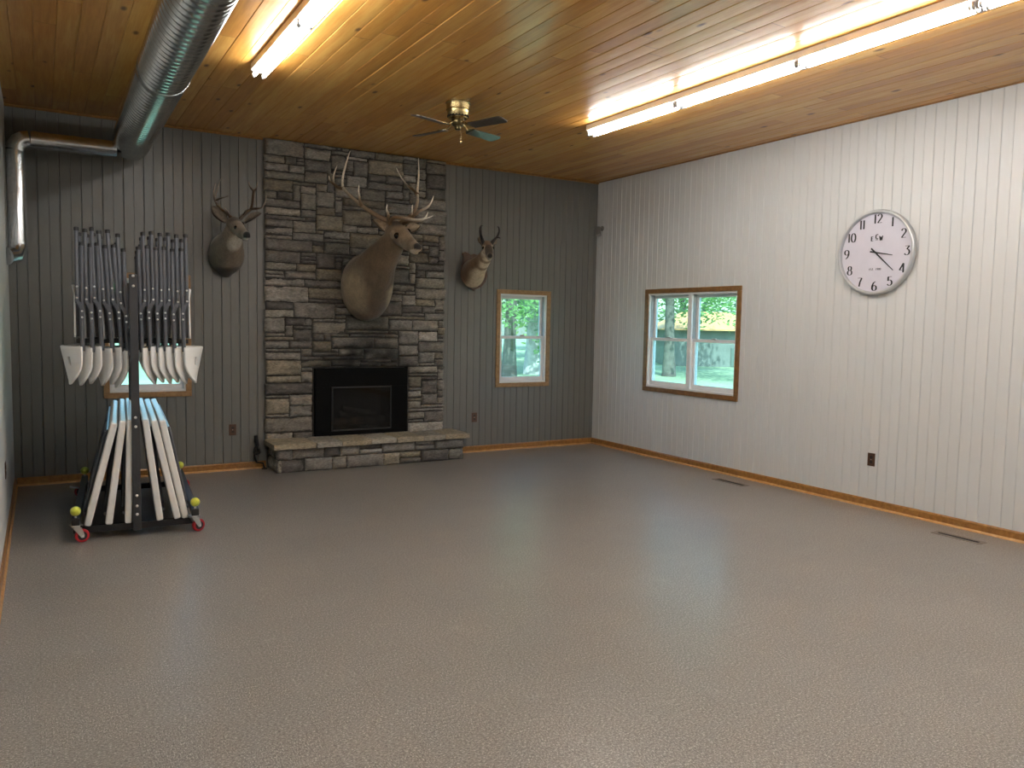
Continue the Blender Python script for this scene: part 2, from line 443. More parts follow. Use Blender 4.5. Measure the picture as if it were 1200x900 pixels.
# ------------------------------------------------------------------ windows
def window(name, P, op, units, m_case, sill=None):
    a, b, z0, z1 = op; cw = .053
    c = P((a + b) / 2, 0, z0)
    r = sempty(name, c)
    mb = MB()
    for (s0, s1, q0, q1) in ((a - cw, b + cw, z1, z1 + cw), (a - cw, b + cw, z0 - cw, z0), (a - cw, a, z0, z1), (b, b + cw, z0, z1)):
        u, v = P(s0, .0, q0), P(s1, .019, q1); mb.bx(u, v)
    obj('casing', mb, m_case, r, bevel=.004)
    mb = MB(); fw = .022
    for (s0, s1, q0, q1) in ((a, b, z1 - fw, z1), (a, b, z0, z0 + fw), (a, a + fw, z0 + fw, z1 - fw), (b - fw, b, z0 + fw, z1 - fw)):
        mb.bx(P(s0, .004, q0), P(s1, -.115, q1))
    L = (b - a)
    cells = []
    if units == 2:
        m = (a + b) / 2; mw = .03
        mb.bx(P(m - mw, .004, z0 + fw), P(m + mw, -.115, z1 - fw))
        cells = [(a + fw, m - mw), (m + mw, b - fw)]
    else: cells = [(a + fw, b - fw)]
    obj('window_frame', mb, M['vinyl'], r, bevel=.003)
    zm = z0 + (z1 - z0) * .515
    for s0, s1 in cells:
        for (q0, q1, dd, lo) in ((zm - .02, z1 - fw, -.088, 0), (z0 + fw, zm + .018, -.048, 1)):
            mb = MB(); sw = .034; rb = .052 if lo else .036; rt = .036
            for (e0, e1, f0, f1) in ((s0, s1, q1 - rt, q1), (s0, s1, q0, q0 + rb), (s0, s0 + sw, q0 + rb, q1 - rt), (s1 - sw, s1, q0 + rb, q1 - rt)):
                mb.bx(P(e0 + .001, dd + .016, f0), P(e1 - .001, dd - .016, f1))
            sh = obj('sash', mb, M['vinyl'], r, bevel=.004)
            mb = MB(); mb.bx(P(s0 + sw, dd + .003, q0 + rb), P(s1 - sw, dd - .003, q1 - rt))
            obj('pane', mb, M['glass'], sh)
            if lo:
                mb = MB(); mc = (s0 + s1) / 2
                mb.bx(P(mc - .028, dd + .030, q1 - .001), P(mc + .028, dd + .006, q1 + .012))
                obj('latch', mb, M['vinyl_shade'], sh, bevel=.003)
        for e0, e1 in ((s0, s0 + .004), (s1 - .004, s1)):   # tracks beside the upper sash
            mb = MB(); mb.bx(P(e0, -.02, zm + .02), P(e1, -.07, z1 - fw))
            obj('track', mb, M['vinyl_shade'], r)
    return r
window('window_1', PBK, W1, 1, M['casing_light'])
window('window_2', PBK, W2, 1, M['casing_light'])
window('window_3', PRT, W3, 2, M['casing'])

# ------------------------------------------------------------------ fluorescent strips
def strip(x, y1, label, group, name='strip_light'):
    """tandem strip from y1 back to y1 - 2.4"""
    y0 = y1 - 2.398
    r = thing(name, label, 'ceiling light', (x, (y0 + y1) / 2, H - .001), 0, group)
    mb = MB(); w, h = .056, .062
    mb.prism([(-w, 0), (-w, -h * .75), (-w * .55, -h), (w * .55, -h), (w, -h * .75), (w, 0)], lambda a, c, s: (x + a, s, H - .001 + c), y0, y1)
    obj('housing', mb, M['lamp_white'], r, bevel=.002)
    for ya, yb in ((y1 - 1.195, y1), (y0, y0 + 1.195)):
        for sx in (-.034, .034):
            mb = MB(); mb.cyl((x + sx, ya + .018, H - h - .020), (x + sx, yb - .018, H - h - .020), .0135, seg=14)
            tb = obj('tube', mb, M['tube'], r, smooth=50)
            for e, f in ((ya + .018, ya + .034), (yb - .034, yb - .018)):
                mb = MB(); mb.cyl((x + sx, e, H - h - .020), (x + sx, f, H - h - .020), .0142, seg=14)
                obj('end_cap', mb, M['zinc'], tb, smooth=50)
            for e in (ya + .008, yb - .008):
                mb = MB(); mb.prism([(-.011, 0), (.011, 0), (.013, -.028), (.007, -.040), (-.007, -.040), (-.013, -.028)], lambda a, c, s: (x + sx + a, s, H - .001 - h * .93 + c), e - .007, e + .007)
                obj('socket', mb, M['socket'], r)
    return r
XA, XB = 1.425, 4.495
gl, gr = 'fluorescent strips left of the ceiling fan', 'fluorescent strips along the white wall'
strip(XA, 6.12, 'white fluorescent strip light nearest the galvanized duct, its far end showing', gl)
strip(XB, 6.17, 'far fluorescent strip light of the long row near the white clock wall', gr)
strip(XB, 3.77, 'nearer fluorescent strip light of the long row, at the top right corner', gr)
for i in range(2):
    strip(XA, 6.12 - 2.4 * (i + 1), 'fluorescent strip light continuing the row beside the duct behind the camera', gl)
for i in range(2):
    strip(XB, 3.77 - 2.4 * (i + 1), 'fluorescent strip light continuing the long row behind the camera', gr)

# ------------------------------------------------------------------ galvanized duct
DX, DZ, DR = .758, 3.185, .160
r = thing('round_duct', 'large round galvanized spiral duct hung under the ceiling, with thin branch pipe', 'duct', (DX, 8.25, DZ))
def dx(y): return DX - .0105 * (8.25 - y)
mb = MB(); seg = 56; vs = []; fs = []; n = 0; y = 8.17; pitch = .074
step = pitch / 8
while y > -2.2:
    for k in range(seg):
        an = 2 * pi * k / seg
        ph = ((y / pitch) + k / seg) % 1.0
        rr = DR + (.0042 if y > 5.0 else .0042 - .0028 * min(1, (5.0 - y) / 1.2)) * cos(2 * pi * ph)
        vs.append((dx(y) + rr * cos(an), y, DZ + rr * sin(an)))
    n += 1; y -= step
for i in range(n - 1):
    for k in range(seg):
        k2 = (k + 1) % seg
        fs.append((i * seg + k, i * seg + k2, (i + 1) * seg + k2, (i + 1) * seg + k))
mb.add(vs, fs)
obj('main_duct', mb, M['galv'], r, smooth=60)
mb = MB()
mb.lathe([(.0001, 0), (DR - .03, 0), (DR - .008, -.003), (DR + .002, -.012), (DR + .003, -.02), (DR + .003, -.10), (DR - .002, -.102)], (dx(8.255), 8.255, DZ), (0, 1, 0), 48)
obj('end_cap', mb, M['galv'], r, smooth=40)
for y in (5.75, 3.2, .6):
    mb = MB(); mb.lathe([(DR + .003, -.03), (DR + .007, -.03), (DR + .007, .03), (DR + .003, .03)], (dx(y), y, DZ), (0, 1, 0), 48)
    obj('joint_band', mb, M['galv'], r, smooth=40)
for y in (3.9, 1.5, -1.0):
    mb = MB(); R0 = DR + .006; pts = []
    for k in range(25):
        a = pi + pi * k / 24; pts.append((R0 * cos(a), R0 * sin(a)))
    pts = [(-R0, H - DZ - .001)] + pts + [(R0, H - DZ - .001)]
    n = len(pts)
    vs = [(dx(y) + a * s, y + o, DZ + c * (s if c < 0 else 1)) for s in (1, 1.012) for o in (-.016, .016) for a, c in pts]
    fs = []
    for i in range(n - 1):
        fs += [(i, i + 1, n + i + 1, n + i), (2 * n + i, 2 * n + i + 1, 3 * n + i + 1, 3 * n + i), (i, i + 1, 2 * n + i + 1, 2 * n + i), (n + i, n + i + 1, 3 * n + i + 1, 3 * n + i)]
    mb.add(vs, fs); obj('hanger_strap', mb, M['galv'], r, smooth=40)
# branch: leaves the side of the duct, elbows down the left wall and turns into it
pr = .073; by, bz = 8.12, 3.085
def elbow(c, a0, a1, rad, n=4):
    return [(c[0] + rad * cos(a0 + (a1 - a0) * i / n), by, c[1] + rad * sin(a0 + (a1 - a0) * i / n)) for i in range(n + 1)]
vx = XL + pr + .012
mb = MB(); mb.tube([(dx(by) - DR + .03, by, bz), (vx + .115, by, bz)], pr, 28, cap=False); obj('branch_pipe', mb, M['galv'], r, smooth=60)
for xx in (.27, vx + .13):
    mb = MB(); mb.tube([(xx, by, bz), (xx + .03, by, bz)], pr + .003, 28); obj('pipe_collar', mb, M['galv'], r, smooth=40)
mb = MB(); mb.tube(elbow((vx + .105, bz - .105), pi / 2, pi, .105), pr + .0015, 28, cap=False); obj('pipe_elbow', mb, M['galv'], r, smooth=20)
mb = MB(); mb.tube([(vx, by, bz - .105), (vx, by, 2.19)], pr, 28, cap=False)
obj('drop_pipe', mb, M['galv'], r, smooth=60)
mb = MB(); mb.tube([(vx, by, 2.215), (vx, by, 2.185)], pr + .003, 28); 
obj('pipe_collar', mb, M['galv'], r, smooth=40)
mb = MB(); mb.tube([(vx, by, 2.19), (vx - .004, by - .01, 2.14), (vx - .03, by - .05, 2.085), (vx - .085, by - .11, 2.07)], pr + .0015, 28); obj('pipe_elbow', mb, M['galv'], r, smooth=20)

# ------------------------------------------------------------------ ceiling fan
fx, fy = 3.098, 6.171
r = thing('ceiling_fan', 'brass flush-mount ceiling fan with four dark wooden blades', 'ceiling fan', (fx, fy, H - .001))
mb = MB(); mb.lathe([(.0001, 0), (.106, 0), (.106, -.012), (.102, -.016), (.099, -.058), (.102, -.061), (.102, -.067), (.097, -.070), (.089, -.118), (.080, -.134), (.05, -.138), (.0001, -.138)], (fx, fy, H - .001), seg=48)
obj('motor_housing', mb, M['brass'], r, smooth=35)
mb = MB(); mb.lathe([(.0855, -.126), (.0875, -.126), (.0895, -.112), (.0855, -.112)], (fx, fy, H - .001), seg=40)
for k in range(20):
    a = 2 * pi * k / 20; mb.box((fx + .0885 * cos(a), fy + .0885 * sin(a), H - .119), (.010, .010, .012), Matrix.Rotation(a, 3, 'Z'))
obj('vent_slots', mb, M['void'], r)
mb = MB(); mb.lathe([(.0001, -.134), (.052, -.134), (.056, -.15), (.056, -.178), (.045, -.196), (.030, -.200), (.027, -.222), (.018, -.230), (.0001, -.231)], (fx, fy, H - .001), seg=32)
obj('switch_housing', mb, M['dark_brass'], r, smooth=35)
for k in range(4):
    a = radians(20 + 90 * k); c, s = cos(a), sin(a)
    R = Matrix.Rotation(a, 3, 'Z') @ Matrix.Rotation(radians(-11), 3, 'X')
    zb = H - .212
    def bl(u, v, w, R=R): 
        q = R @ Vector((u, v, w)); return (fx + q.x, fy + q.y, zb + q.z)
    mb = MB(); mb.tube([(fx + .045 * c, fy + .045 * s, H - .165), (fx + .085 * c, fy + .085 * s, zb + .028), (fx + .125 * c, fy + .125 * s, zb + .006)], [.010, .009, .008], 10)
    mb.prism([(.12, -.018), (.145, -.046), (.20, -.046), (.215, -.02), (.20, 0), (.215, .02), (.20, .046), (.145, .046), (.12, .018)], lambda u, v, w: bl(u, v, w), .0035, .0085)
    obj('blade_iron', mb, M['brass'], r, smooth=40)
    pts = [(.155, -.052)] + [(.155 + .33 * i / 6, -.052 - .010 * i / 6) for i in range(1, 7)] + [(.505, -.052), (.515, -.03), (.515, .03), (.505, .052)] + [(.485 - .33 * i / 6, .062 - .010 * i / 6) for i in range(0, 7)]
    mb = MB(); mb.prism(pts, lambda u, v, w: bl(u, v, w), -.0035, .003)
    obj('blade', mb, M['blade'], r, bevel=.001)
mb = MB(); px_ = fx + .022
mb.tube([(px_, fy - .01, H - .225), (px_ + .002, fy - .01, H - .31)], .0016, 6); mb.lathe([(.0001, 0), (.006, -.004), (.008, -.02), (.005, -.03), (.0001, -.032)], (px_ + .002, fy - .01, H - .31), seg=12)
obj('pull_chain', mb, M['brass'], r, smooth=40)

# ------------------------------------------------------------------ wall clock
CY, CZ, CR = 4.388, 2.258, .371
r = thing('wall_clock', 'large round silver-rimmed wall clock with black numerals on white wall', 'clock', (XR, CY, CZ))
PC = lambda u, v, d: (XR - d, CY - u, CZ + v)          # u to the right, v up, d into the room
mb = MB(); mb.lathe([(CR - .02, .001), (CR - .004, .003), (CR, .012), (CR, .040), (CR - .006, .050), (CR - .014, .053), (CR - .024, .050), (CR - .030, .040), (CR - .031, .020)], (XR, CY, CZ), (-1, 0, 0), 96)
obj('rim', mb, M['clock_rim'], r, smooth=40)
mb = MB(); mb.lathe([(.0001, .022), (CR - .029, .022), (CR - .029, .006), (.0001, .006)], (XR, CY, CZ), (-1, 0, 0), 96)
face = obj('face', mb, M['clock_face'], r, smooth=40)
def arc(cx, cy, rx, ry, a0, a1, n=14):
    return [(cx + rx * cos(radians(a0 + (a1 - a0) * i / n)), cy + ry * sin(radians(a0 + (a1 - a0) * i / n))) for i in range(n + 1)]
GL = {  # strokes in a box 0.6 wide, 1 high
 '0': [arc(.3, .5, .27, .5, 0, 360, 28)],
 '1': [[(.3, 0), (.3, 1)]],
 '2': [arc(.3, .74, .24, .26, 170, -50, 16) + [(.06, .04)], [(.04, .04), (.58, .04)]],
 '3': [[(.06, .97), (.54, .97)], [(.54, .97), (.26, .62)], arc(.27, .31, .29, .31, 95, -150, 18)],
 '4': [[(.46, 0), (.46, 1)], [(.46, 1), (.02, .26)], [(.0, .26), (.6, .26)]],
 '5': [[(.12, .97), (.54, .97)], [(.12, .97), (.10, .52)], arc(.28, .31, .28, .30, 120, -150, 18)],
 '6': [arc(.3, .28, .26, .28, 0, 360, 24), arc(.52, .34, .48, .66, 180, 100, 10)],
 '7': [[(.04, .97), (.56, .97)], [(.56, .97), (.34, .5), (.24, 0)]],
 '8': [arc(.3, .75, .20, .24, 0, 360, 22), arc(.3, .26, .27, .27, 0, 360, 24)],
 '9': [arc(.3, .72, .26, .28, 0, 360, 24), arc(.08, .66, .48, .66, 0, -80, 10)],
 'E': [[(.1, 0), (.1, 1)], [(.1, .97), (.55, .97)], [(.1, .5), (.45, .5)], [(.1, .03), (.55, .03)]],
 'C': [arc(.36, .5, .32, .5, 50, 310, 20)],
 'W': [[(0, 1), (.2, 0)], [(.2, 0), (.36, .8)], [(.36, .8), (.55, 0)], [(.55, 0), (.75, 1)]],
 'S': [arc(.3, .74, .22, .25, 40, 270, 12) + arc(.3, .25, .24, .25, 90, -140, 12)],
 'T': [[(.3, 0), (.3, 1)], [(.0, .96), (.6, .96)]],
 '.': [[(.1, 0), (.1, .1)]],
}
def glyph(mb, ch, cx, cy, h, d, thick=.20, thin=.05):
    w = .6 * h
    for st in GL[ch]:
        P_ = [Vector((cx - w / 2 + a * h, cy - h / 2 + b * h)) for a, b in st]
        L, Rr = [], []
        for i in range(len(P_)):
            t = (P_[min(i + 1, len(P_) - 1)] - P_[max(i - 1, 0)]).normalized()
            hw = h * (thin + (thick - thin) * abs(t.y) ** 1.5) / 2
            nn = Vector((-t.y, t.x)); L.append(P_[i] + nn * hw); Rr.append(P_[i] - nn * hw)
        n = len(P_)
        vs = [PC(q.x, q.y, e) for e in (d, d + .0012) for q in L + Rr]
        fs = []
        for i in range(n - 1):
            fs += [(i, i + 1, n + i + 1, n + i), (2 * n + i, 2 * n + i + 1, 3 * n + i + 1, 3 * n + i)]
            fs += [(i, i + 1, 2 * n + i + 1, 2 * n + i), (n + i, n + i + 1, 3 * n + i + 1, 3 * n + i)]
        mb.add(vs, fs)
for hnum in range(1, 13):
    a = radians(90 - 30 * hnum); rad = .292; mb = MB(); tx = str(hnum); hh = .078
    adv = .047 if tx != '11' else .03
    if tx in ('10', '12'): adv = .044
    for i, ch in enumerate(tx):
        glyph(mb, ch, rad * cos(a) + (i - (len(tx) - 1) / 2) * adv, rad * sin(a), hh, .0222)
    obj('numeral', mb, M['ink'], face)
mb = MB()
glyph(mb, 'E', -.042, .122, .040, .0222, .26, .10); glyph(mb, 'C', .003, .137, .040, .0222, .26, .10); glyph(mb, 'W', .040, .122, .040, .0222, .24, .10)
mb.prism([(-.012, .108), (.016, .108), (.016, .112), (-.012, .112)], PC, .0222, .0232)
for i, ch in enumerate('EST.'): glyph(mb, ch, -.052 + .0135 * i, -.145, .017, .0222, .18, .12)
for i, ch in enumerate('1900'): glyph(mb, ch, .010 + .0135 * i, -.145, .017, .0222, .18, .12)
obj('lettering', mb, M['ink'], face)
def hand(name, ang, ln, tail, w0, w1, d):
    a = radians(90 - ang); c, s = cos(a), sin(a)
    mb = MB(); mb.prism([(-tail, -w0), (-tail, w0), (0, w0), (ln, w1), (ln, -w1), (0, -w0)], lambda u, v, e: PC(u * c - v * s, u * s + v * c, e), d, d + .002)
    obj(name, mb, M['ink'], r)
hand('hour_hand', 101, .165, .055, .0065, .003, .027); hand('minute_hand', 132.5, .24, .055, .0065, .003, .031)
mb = MB(); mb.lathe([(.008, .020), (.008, .034), (.0001, .035)], (XR, CY, CZ), (-1, 0, 0), 16); obj('center_pin', mb, M['ink'], r, smooth=40)

# ------------------------------------------------------------------ outlets, registers, sensor
def outlet(P, s, z, label):
    r = thing('wall_outlet', label, 'outlet', P(s, 0, z), 0, None)
    mb = MB(); mb.prism([(-.036, -.058), (.036, -.058), (.036, .058), (-.036, .058)], lambda a, b, d: P(s + a, d, z + b), .0005, .006)
    obj('cover_plate', mb, M['brown_plate'], r, bevel=.002)
    for q in (-.021, .021):
        mb = MB(); mb.prism([(.0165 * cos(t), .0145 * max(-.85, min(.85, sin(t)))) for t in [2 * pi * k / 20 for k in range(20)]], lambda a, b, d: P(s + a, d, z + q + b), .004, .0075)
        obj('receptacle', mb, M['dark_plate'], r)
    mb = MB(); mb.lathe([(.0035, 0), (.003, .0015), (.0001, .002)], P(s, .006, z), Vector(P(0, 1, 0)) - Vector(P(0, 0, 0)), 10)
    obj('screw', mb, M['zinc'], r)
outlet(PRT, 4.34, .431, 'brown outlet low on the white wall below the clock')
outlet(PBK, 1.693, .425, 'brown outlet on the gray wall between the cart and fireplace')
outlet(PBK, 4.538, .429, 'brown outlet on the gray wall between fireplace and small window')
outlet(PLF, 6.51, .487, 'dark outlet on the pale wall at the far left edge')
def register(x, y, w, l, label):
    r = thing('floor_register', label, 'floor register', (x, y, 0))
    mb = MB()
    for a, b in (((x - w, y - l), (x - w + .03, y + l)), ((x + w - .03, y - l), (x + w, y + l)), ((x - w + .03, y - l), (x + w - .03, y - l + .03)), ((x - w + .03, y + l - .03), (x + w - .03, y + l))):
        mb.bx((*a, .0005), (*b, .005))
    obj('flange', mb, M['register'], r, bevel=.0015)
    mb = MB(); mb.bx((x - w + .03, y - l + .03, .0005), (x + w - .03, y + l - .03, .0015)); obj('opening', mb, M['void'], r)
    mb = MB(); k = 0
    while k * .018 < 2 * l - .08:
        yy = y - l + .04 + k * .018; mb.box((x, yy, .003), (2 * w - .06, .003, .003)); k += 1
    obj('louver', mb, M['iron'], r)
register(6.03, 5.71, .052, .21, 'farther flat floor register along the white wall, below the double window')
register(6.02, 3.36, .052, .19, 'nearer flat floor register along the white wall, right of the clock')
sY, sZ = 8.375, 2.80
r = thing('wall_sensor', 'small dull silver sensor on a bracket high in the corner of the white wall', 'sensor', (XR, sY, sZ))
mb = MB(); mb.lathe([(.0001, .001), (.034, .001), (.034, .010), (.028, .014), (.0001, .015)], (XR, sY, sZ + .04), (-1, 0, 0), 20); obj('mounting_plate', mb, M['sensor'], r, smooth=35)
mb = MB(); mb.tube([(XR - .012, sY, sZ + .04), (XR - .05, sY, sZ + .045), (XR - .075, sY - .01, sZ + .02)], .012, 10); obj('arm', mb, M['sensor'], r, smooth=50)
mb = MB(); mb.tube([(XR - .06, sY + .02, sZ + .045), (XR - .085, sY - .03, sZ - .055)], [.034, .036], 18); obj('body', mb, M['sensor'], r, smooth=40)
mb = MB(); mb.tube([(XR - .0847, sY - .0295, sZ - .054), (XR - .0865, sY - .033, sZ - .061)], [.028, .026], 18); obj('lens', mb, M['vinyl_shade'], r, smooth=40)

# ------------------------------------------------------------------ stone fireplace
SX0, SX1, SY = 2.022, 4.098, 8.432
fp = thing('stone_fireplace', 'floor to ceiling gray ledgestone fireplace with raised hearth and black insert', 'fireplace', ((SX0 + SX1) / 2, YB, 0))
TONES = [(.20, .185, .165), (.25, .235, .21), (.155, .142, .13), (.29, .265, .225), (.235, .205, .155), (.225, .21, .175), (.18, .165, .145), (.31, .29, .26)]
def pack(W, Hh, unit_w, unit_h, blocked, wr, hr, rng):
    nx, nz = round(W / unit_w), round(Hh / unit_h)
    occ = [[blocked((i + .5) * W / nx, (j + .5) * Hh / nz) for i in range(nx)] for j in range(nz)]
    out = []
    for j in range(nz):
        i = 0
        while i < nx:
            if occ[j][i]: i += 1; continue
            w = rng.randint(*wr); h = rng.choice(hr)
            if h == 1: w = max(w, 5)
            if h >= 3: w = max(w, 4 + rng.randint(0, 4))
            mw = 0
            while mw < w and i + mw < nx and not occ[j][i + mw]: mw += 1
            rest = 0
            while i + mw + rest < nx and not occ[j][i + mw + rest] and rest < 3: rest += 1
            if 0 < rest < 2 and mw + rest <= w + 2: mw += rest
            hh = 0
            while hh < h and j + hh < nz and all(not occ[j + hh][i + k] for k in range(mw)): hh += 1
            for q in range(hh):
                for k in range(mw): occ[j + q][i + k] = True
            out.append((i * W / nx, (i + mw) * W / nx, j * Hh / nz, (j + hh) * Hh / nz))
            i += mw
    return out
def stone(mb, a0, a1, b0, b1, place, rng, depth=.045, gap=.005, rough=.011, soot=None, cell=.022):
    """one rough block: displaced front and chamfered sides. place(a, b, d)"""
    a0 += gap * rng.uniform(.4, 1.1); a1 -= gap * rng.uniform(.4, 1.1); b0 += gap * rng.uniform(.4, 1.2); b1 -= gap * rng.uniform(.4, 1.2)
    nx = max(3, int((a1 - a0) / cell)); nz = max(3, int((b1 - b0) / cell))
    d0 = rng.uniform(-.012, .012); seed = rng.uniform(0, 200)
    tilt = rng.uniform(-.05, .05); tilt2 = rng.uniform(-.06, .06)
    base = rng.choice(TONES); k = rng.uniform(.60, 1.12)
    sk = [rng.uniform(-.004, .004) for _ in range(4)]
    vs = []; cs = []
    for j in range(nz + 1):
        for i in range(nx + 1):
            u, v = i / nx, j / nz
            wob = .0045
            a = a0 + (a1 - a0) * u + (sk[0] * (1 - v) + sk[1] * v) * (1 - abs(2 * u - 1)) 
            b = b0 + (b1 - b0) * v + sk[2] * (u - .5) * (1 if v > .5 else .6)
            e = min(i, nx - i, 2) + 0; e2 = min(j, nz - j, 2)
            nn = noise.noise((a * 9 + seed, b * 16, seed)); n2 = noise.noise((a * 38 + seed, b * 60, 3.3)); n3 = noise.noise((a * 4, b * 40 + seed, 7.7))
            if e == 0: a += wob * noise.noise((seed, b * 30, 1.1))
            if e2 == 0: b += wob * 1.3 * noise.noise((a * 22, seed, 2.2))
            d = d0 + rough * (nn + .55 * n2 + .5 * n3) + tilt * (u - .5) * (a1 - a0) + tilt2 * (v - .5) * (b1 - b0)
            if min(e, e2) == 0: d -= .016 + .010 * abs(n2)
            elif min(e, e2) == 1: d -= .003 + .006 * max(0, n2)
            vs.append(place(a, b, d))
            t = k * (1 + .30 * nn + .26 * n2 + .2 * n3)
            c = tuple(x * t for x in base)
            if soot:
                s = soot(a, b); c = tuple(x * s for x in c)
            cs.append(c)
    fr = len(vs)
    # back rim
    ring = [i for i in range(nx + 1)] + [j * (nx + 1) + nx for j in range(1, nz + 1)] + [nz * (nx + 1) + i for i in range(nx - 1, -1, -1)] + [j * (nx + 1) for j in range(nz - 1, 0, -1)]
    fs = [(j * (nx + 1) + i, j * (nx + 1) + i + 1, (j + 1) * (nx + 1) + i + 1, (j + 1) * (nx + 1) + i) for j in range(nz) for i in range(nx)]
    def ab(idx): return idx % (nx + 1), idx // (nx + 1)
    for idx in ring:
        i, j = ab(idx); a = a0 + (a1 - a0) * i / nx; b = b0 + (b1 - b0) * j / nz
        vs.append(place(a, b, -depth)); cs.append(cs[idx])
    n = len(ring)
    for q in range(n): fs.append((ring[q], fr + q, fr + (q + 1) % n, ring[(q + 1) % n]))
    st = len(mb.v); mb.add(vs, fs); mb.c[st:] = cs

rng = random.Random(21)
def soot(x, z):
    X = SX0 + x
    n = noise.noise((X * 2.6, z * 5, .3)); n2 = noise.noise((X * 11, z * 17, 4.4))
    dx_ = (X - 3.12) / .62; dz_ = (z - 1.02) / .42
    k = exp(-(dx_ * dx_ + dz_ * dz_) * 1.3) * (1 + .7 * n + .5 * n2)
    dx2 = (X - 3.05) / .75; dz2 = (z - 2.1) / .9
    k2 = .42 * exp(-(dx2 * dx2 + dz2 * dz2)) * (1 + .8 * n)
    low = max(0, min(1, (z - 1.0) / 1.6))
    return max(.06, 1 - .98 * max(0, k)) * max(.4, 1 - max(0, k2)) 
g = .0
blk = lambda x, z: (FB[0] - .02 < SX0 + x < FB[1] + .02 and z < FB[3] + .015) or z < .24
mb = MB()
for (a0, a1, b0, b1) in pack(SX1 - SX0, H - .002, .0415, .041, blk, (3, 12), [1, 1, 1, 2, 2, 2, 3, 3, 4], rng):
    ex0 = rng.uniform(-.014, .008) if a0 < .01 else 0; ex1 = rng.uniform(-.008, .014) if a1 > SX1 - SX0 - .01 else 0
    stone(mb, a0 + ex0, a1 + ex1, b0, min(b1, H - .003), lambda a, b, d: (SX0 + a, SY - d, b), rng, .05, .0065, .016, soot=soot, cell=.018)
st = attr_mat('rough_ledgestone', .85, 34, .48, .8, (1, 1, 2.4), .007).m
obj('chimney_stones', mb, st, fp, smooth=70, colors=True, recalc=False)
mb = MB()
for a, b in (((SX0 + .012, .2), (FB[0] - .012, H - .004)), ((FB[1] + .012, .2), (SX1 - .012, H - .004)), ((FB[0] - .012, FB[3] + .01), (FB[1] + .012, H - .004))):
    mb.bx((a[0], SY + .028, a[1]), (b[0], YB - .0005, b[1]))
obj('mortar_bed', mb, plain('dark_recessed_mortar', (.045, .041, .037), .95, 0, .3, 30, .4), fp)
# raised hearth: stone courses under a flagstone top
hz = .255
def face_rows(W, rows, rng, wlo, whi):
    out = []; z = 0
    for h in rows:
        x = 0
        while x < W - .001:
            w = rng.uniform(wlo, whi)
            if W - x - w < .12: w = W - x
            if rng.random() < .22 and h > .09 and w > .2:
                out += [(x, x + w, z, z + h * .5), (x, x + w, z + h * .5, z + h)]
            else: out.append((x, x + w, z, z + h))
            x += w
        z += h
    return out
mb = MB()
for a0, a1, b0, b1 in face_rows(HX1 - HX0, [.135, .12], rng, .16, .46):
    stone(mb, a0, a1, b0, b1, lambda a, b, d: (HX0 + a, HY - d, b), rng, .05, .006, .012)
for X, sg in ((HX0, -1), (HX1, 1)):
    for a0, a1, b0, b1 in face_rows(YB - HY - .005, [.135, .12], rng, .14, .26):
        stone(mb, a0, a1, b0, b1, lambda a, b, d: (X + sg * d, HY + a, b), rng, .05, .006, .010)
obj('hearth_stones', mb, st, fp, smooth=70, colors=True)
mb = MB(); mb.bx((HX0 + .03, HY + .03, .001), (HX1 - .03, YB - .002, hz - .003)); obj('hearth_core', mb, bpy.data.materials['dark_recessed_mortar'], fp)
mb = MB(); x = HX0 - .035; TOPZ = .312
while x < HX1 + .05:
    w = rng.uniform(.26, .5)
    if HX1 + .05 - x - w < .2: w = HX1 + .05 - x
    tone = rng.choice([(.27, .25, .21), (.31, .285, .235), (.24, .225, .19), (.29, .25, .18)])
    nx, ny = max(4, int(w / .025)), 16; s0 = rng.uniform(0, 99); y0, y1 = HY - .045 + rng.uniform(-.012, .010), SY + .035
    vs = []; cs = []
    for j in range(ny + 1):
        for i in range(nx + 1):
            u, v = i / nx, j / ny
            X = x + .004 + (w - .008) * u; Y = y0 + (y1 - y0) * v
            n = noise.noise((X * 8, Y * 8, s0)); n2 = noise.noise((X * 30, Y * 30, s0))
            e = min(i, nx - i) == 0 or j == 0
            if j == 0: Y += .012 * noise.noise((X * 14, s0, 0))
            vs.append((X, Y, TOPZ + .006 * n + .003 * n2 - (.010 if e else 0))); k = 1 + .2 * n + .15 * n2; cs.append(tuple(q * k for q in tone))
    fs = [(j * (nx + 1) + i, j * (nx + 1) + i + 1, (j + 1) * (nx + 1) + i + 1, (j + 1) * (nx + 1) + i) for j in range(ny) for i in range(nx)]
    ring = [i for i in range(nx + 1)] + [j * (nx + 1) + nx for j in range(1, ny + 1)] + [ny * (nx + 1) + i for i in range(nx - 1, -1, -1)] + [j * (nx + 1) for j in range(ny - 1, 0, -1)]
    n = len(ring); fr = len(vs)
    for lev, zz in enumerate((.285, .252)):
        for idx in ring:
            q = vs[idx]; jit = .008 * noise.noise((q[0] * 25, q[1] * 25, lev + s0)); yy = q[1] + (jit if idx <= nx else 0)
            vs.append((q[0], yy, zz)); cs.append(tuple(c * (1 + jit * 20) for c in tone))
    prev = ring
    for lev in range(2):
        cur = [fr + lev * n + q for q in range(n)]
        for q in range(n): fs.append((prev[q], cur[q], cur[(q + 1) % n], prev[(q + 1) % n]))
        prev = cur
    fs.append(tuple(prev))
    stt = len(mb.v); mb.add(vs, fs); mb.c[stt:] = cs
    x += w
obj('hearth_slab', mb, st, fp, smooth=60, colors=True)
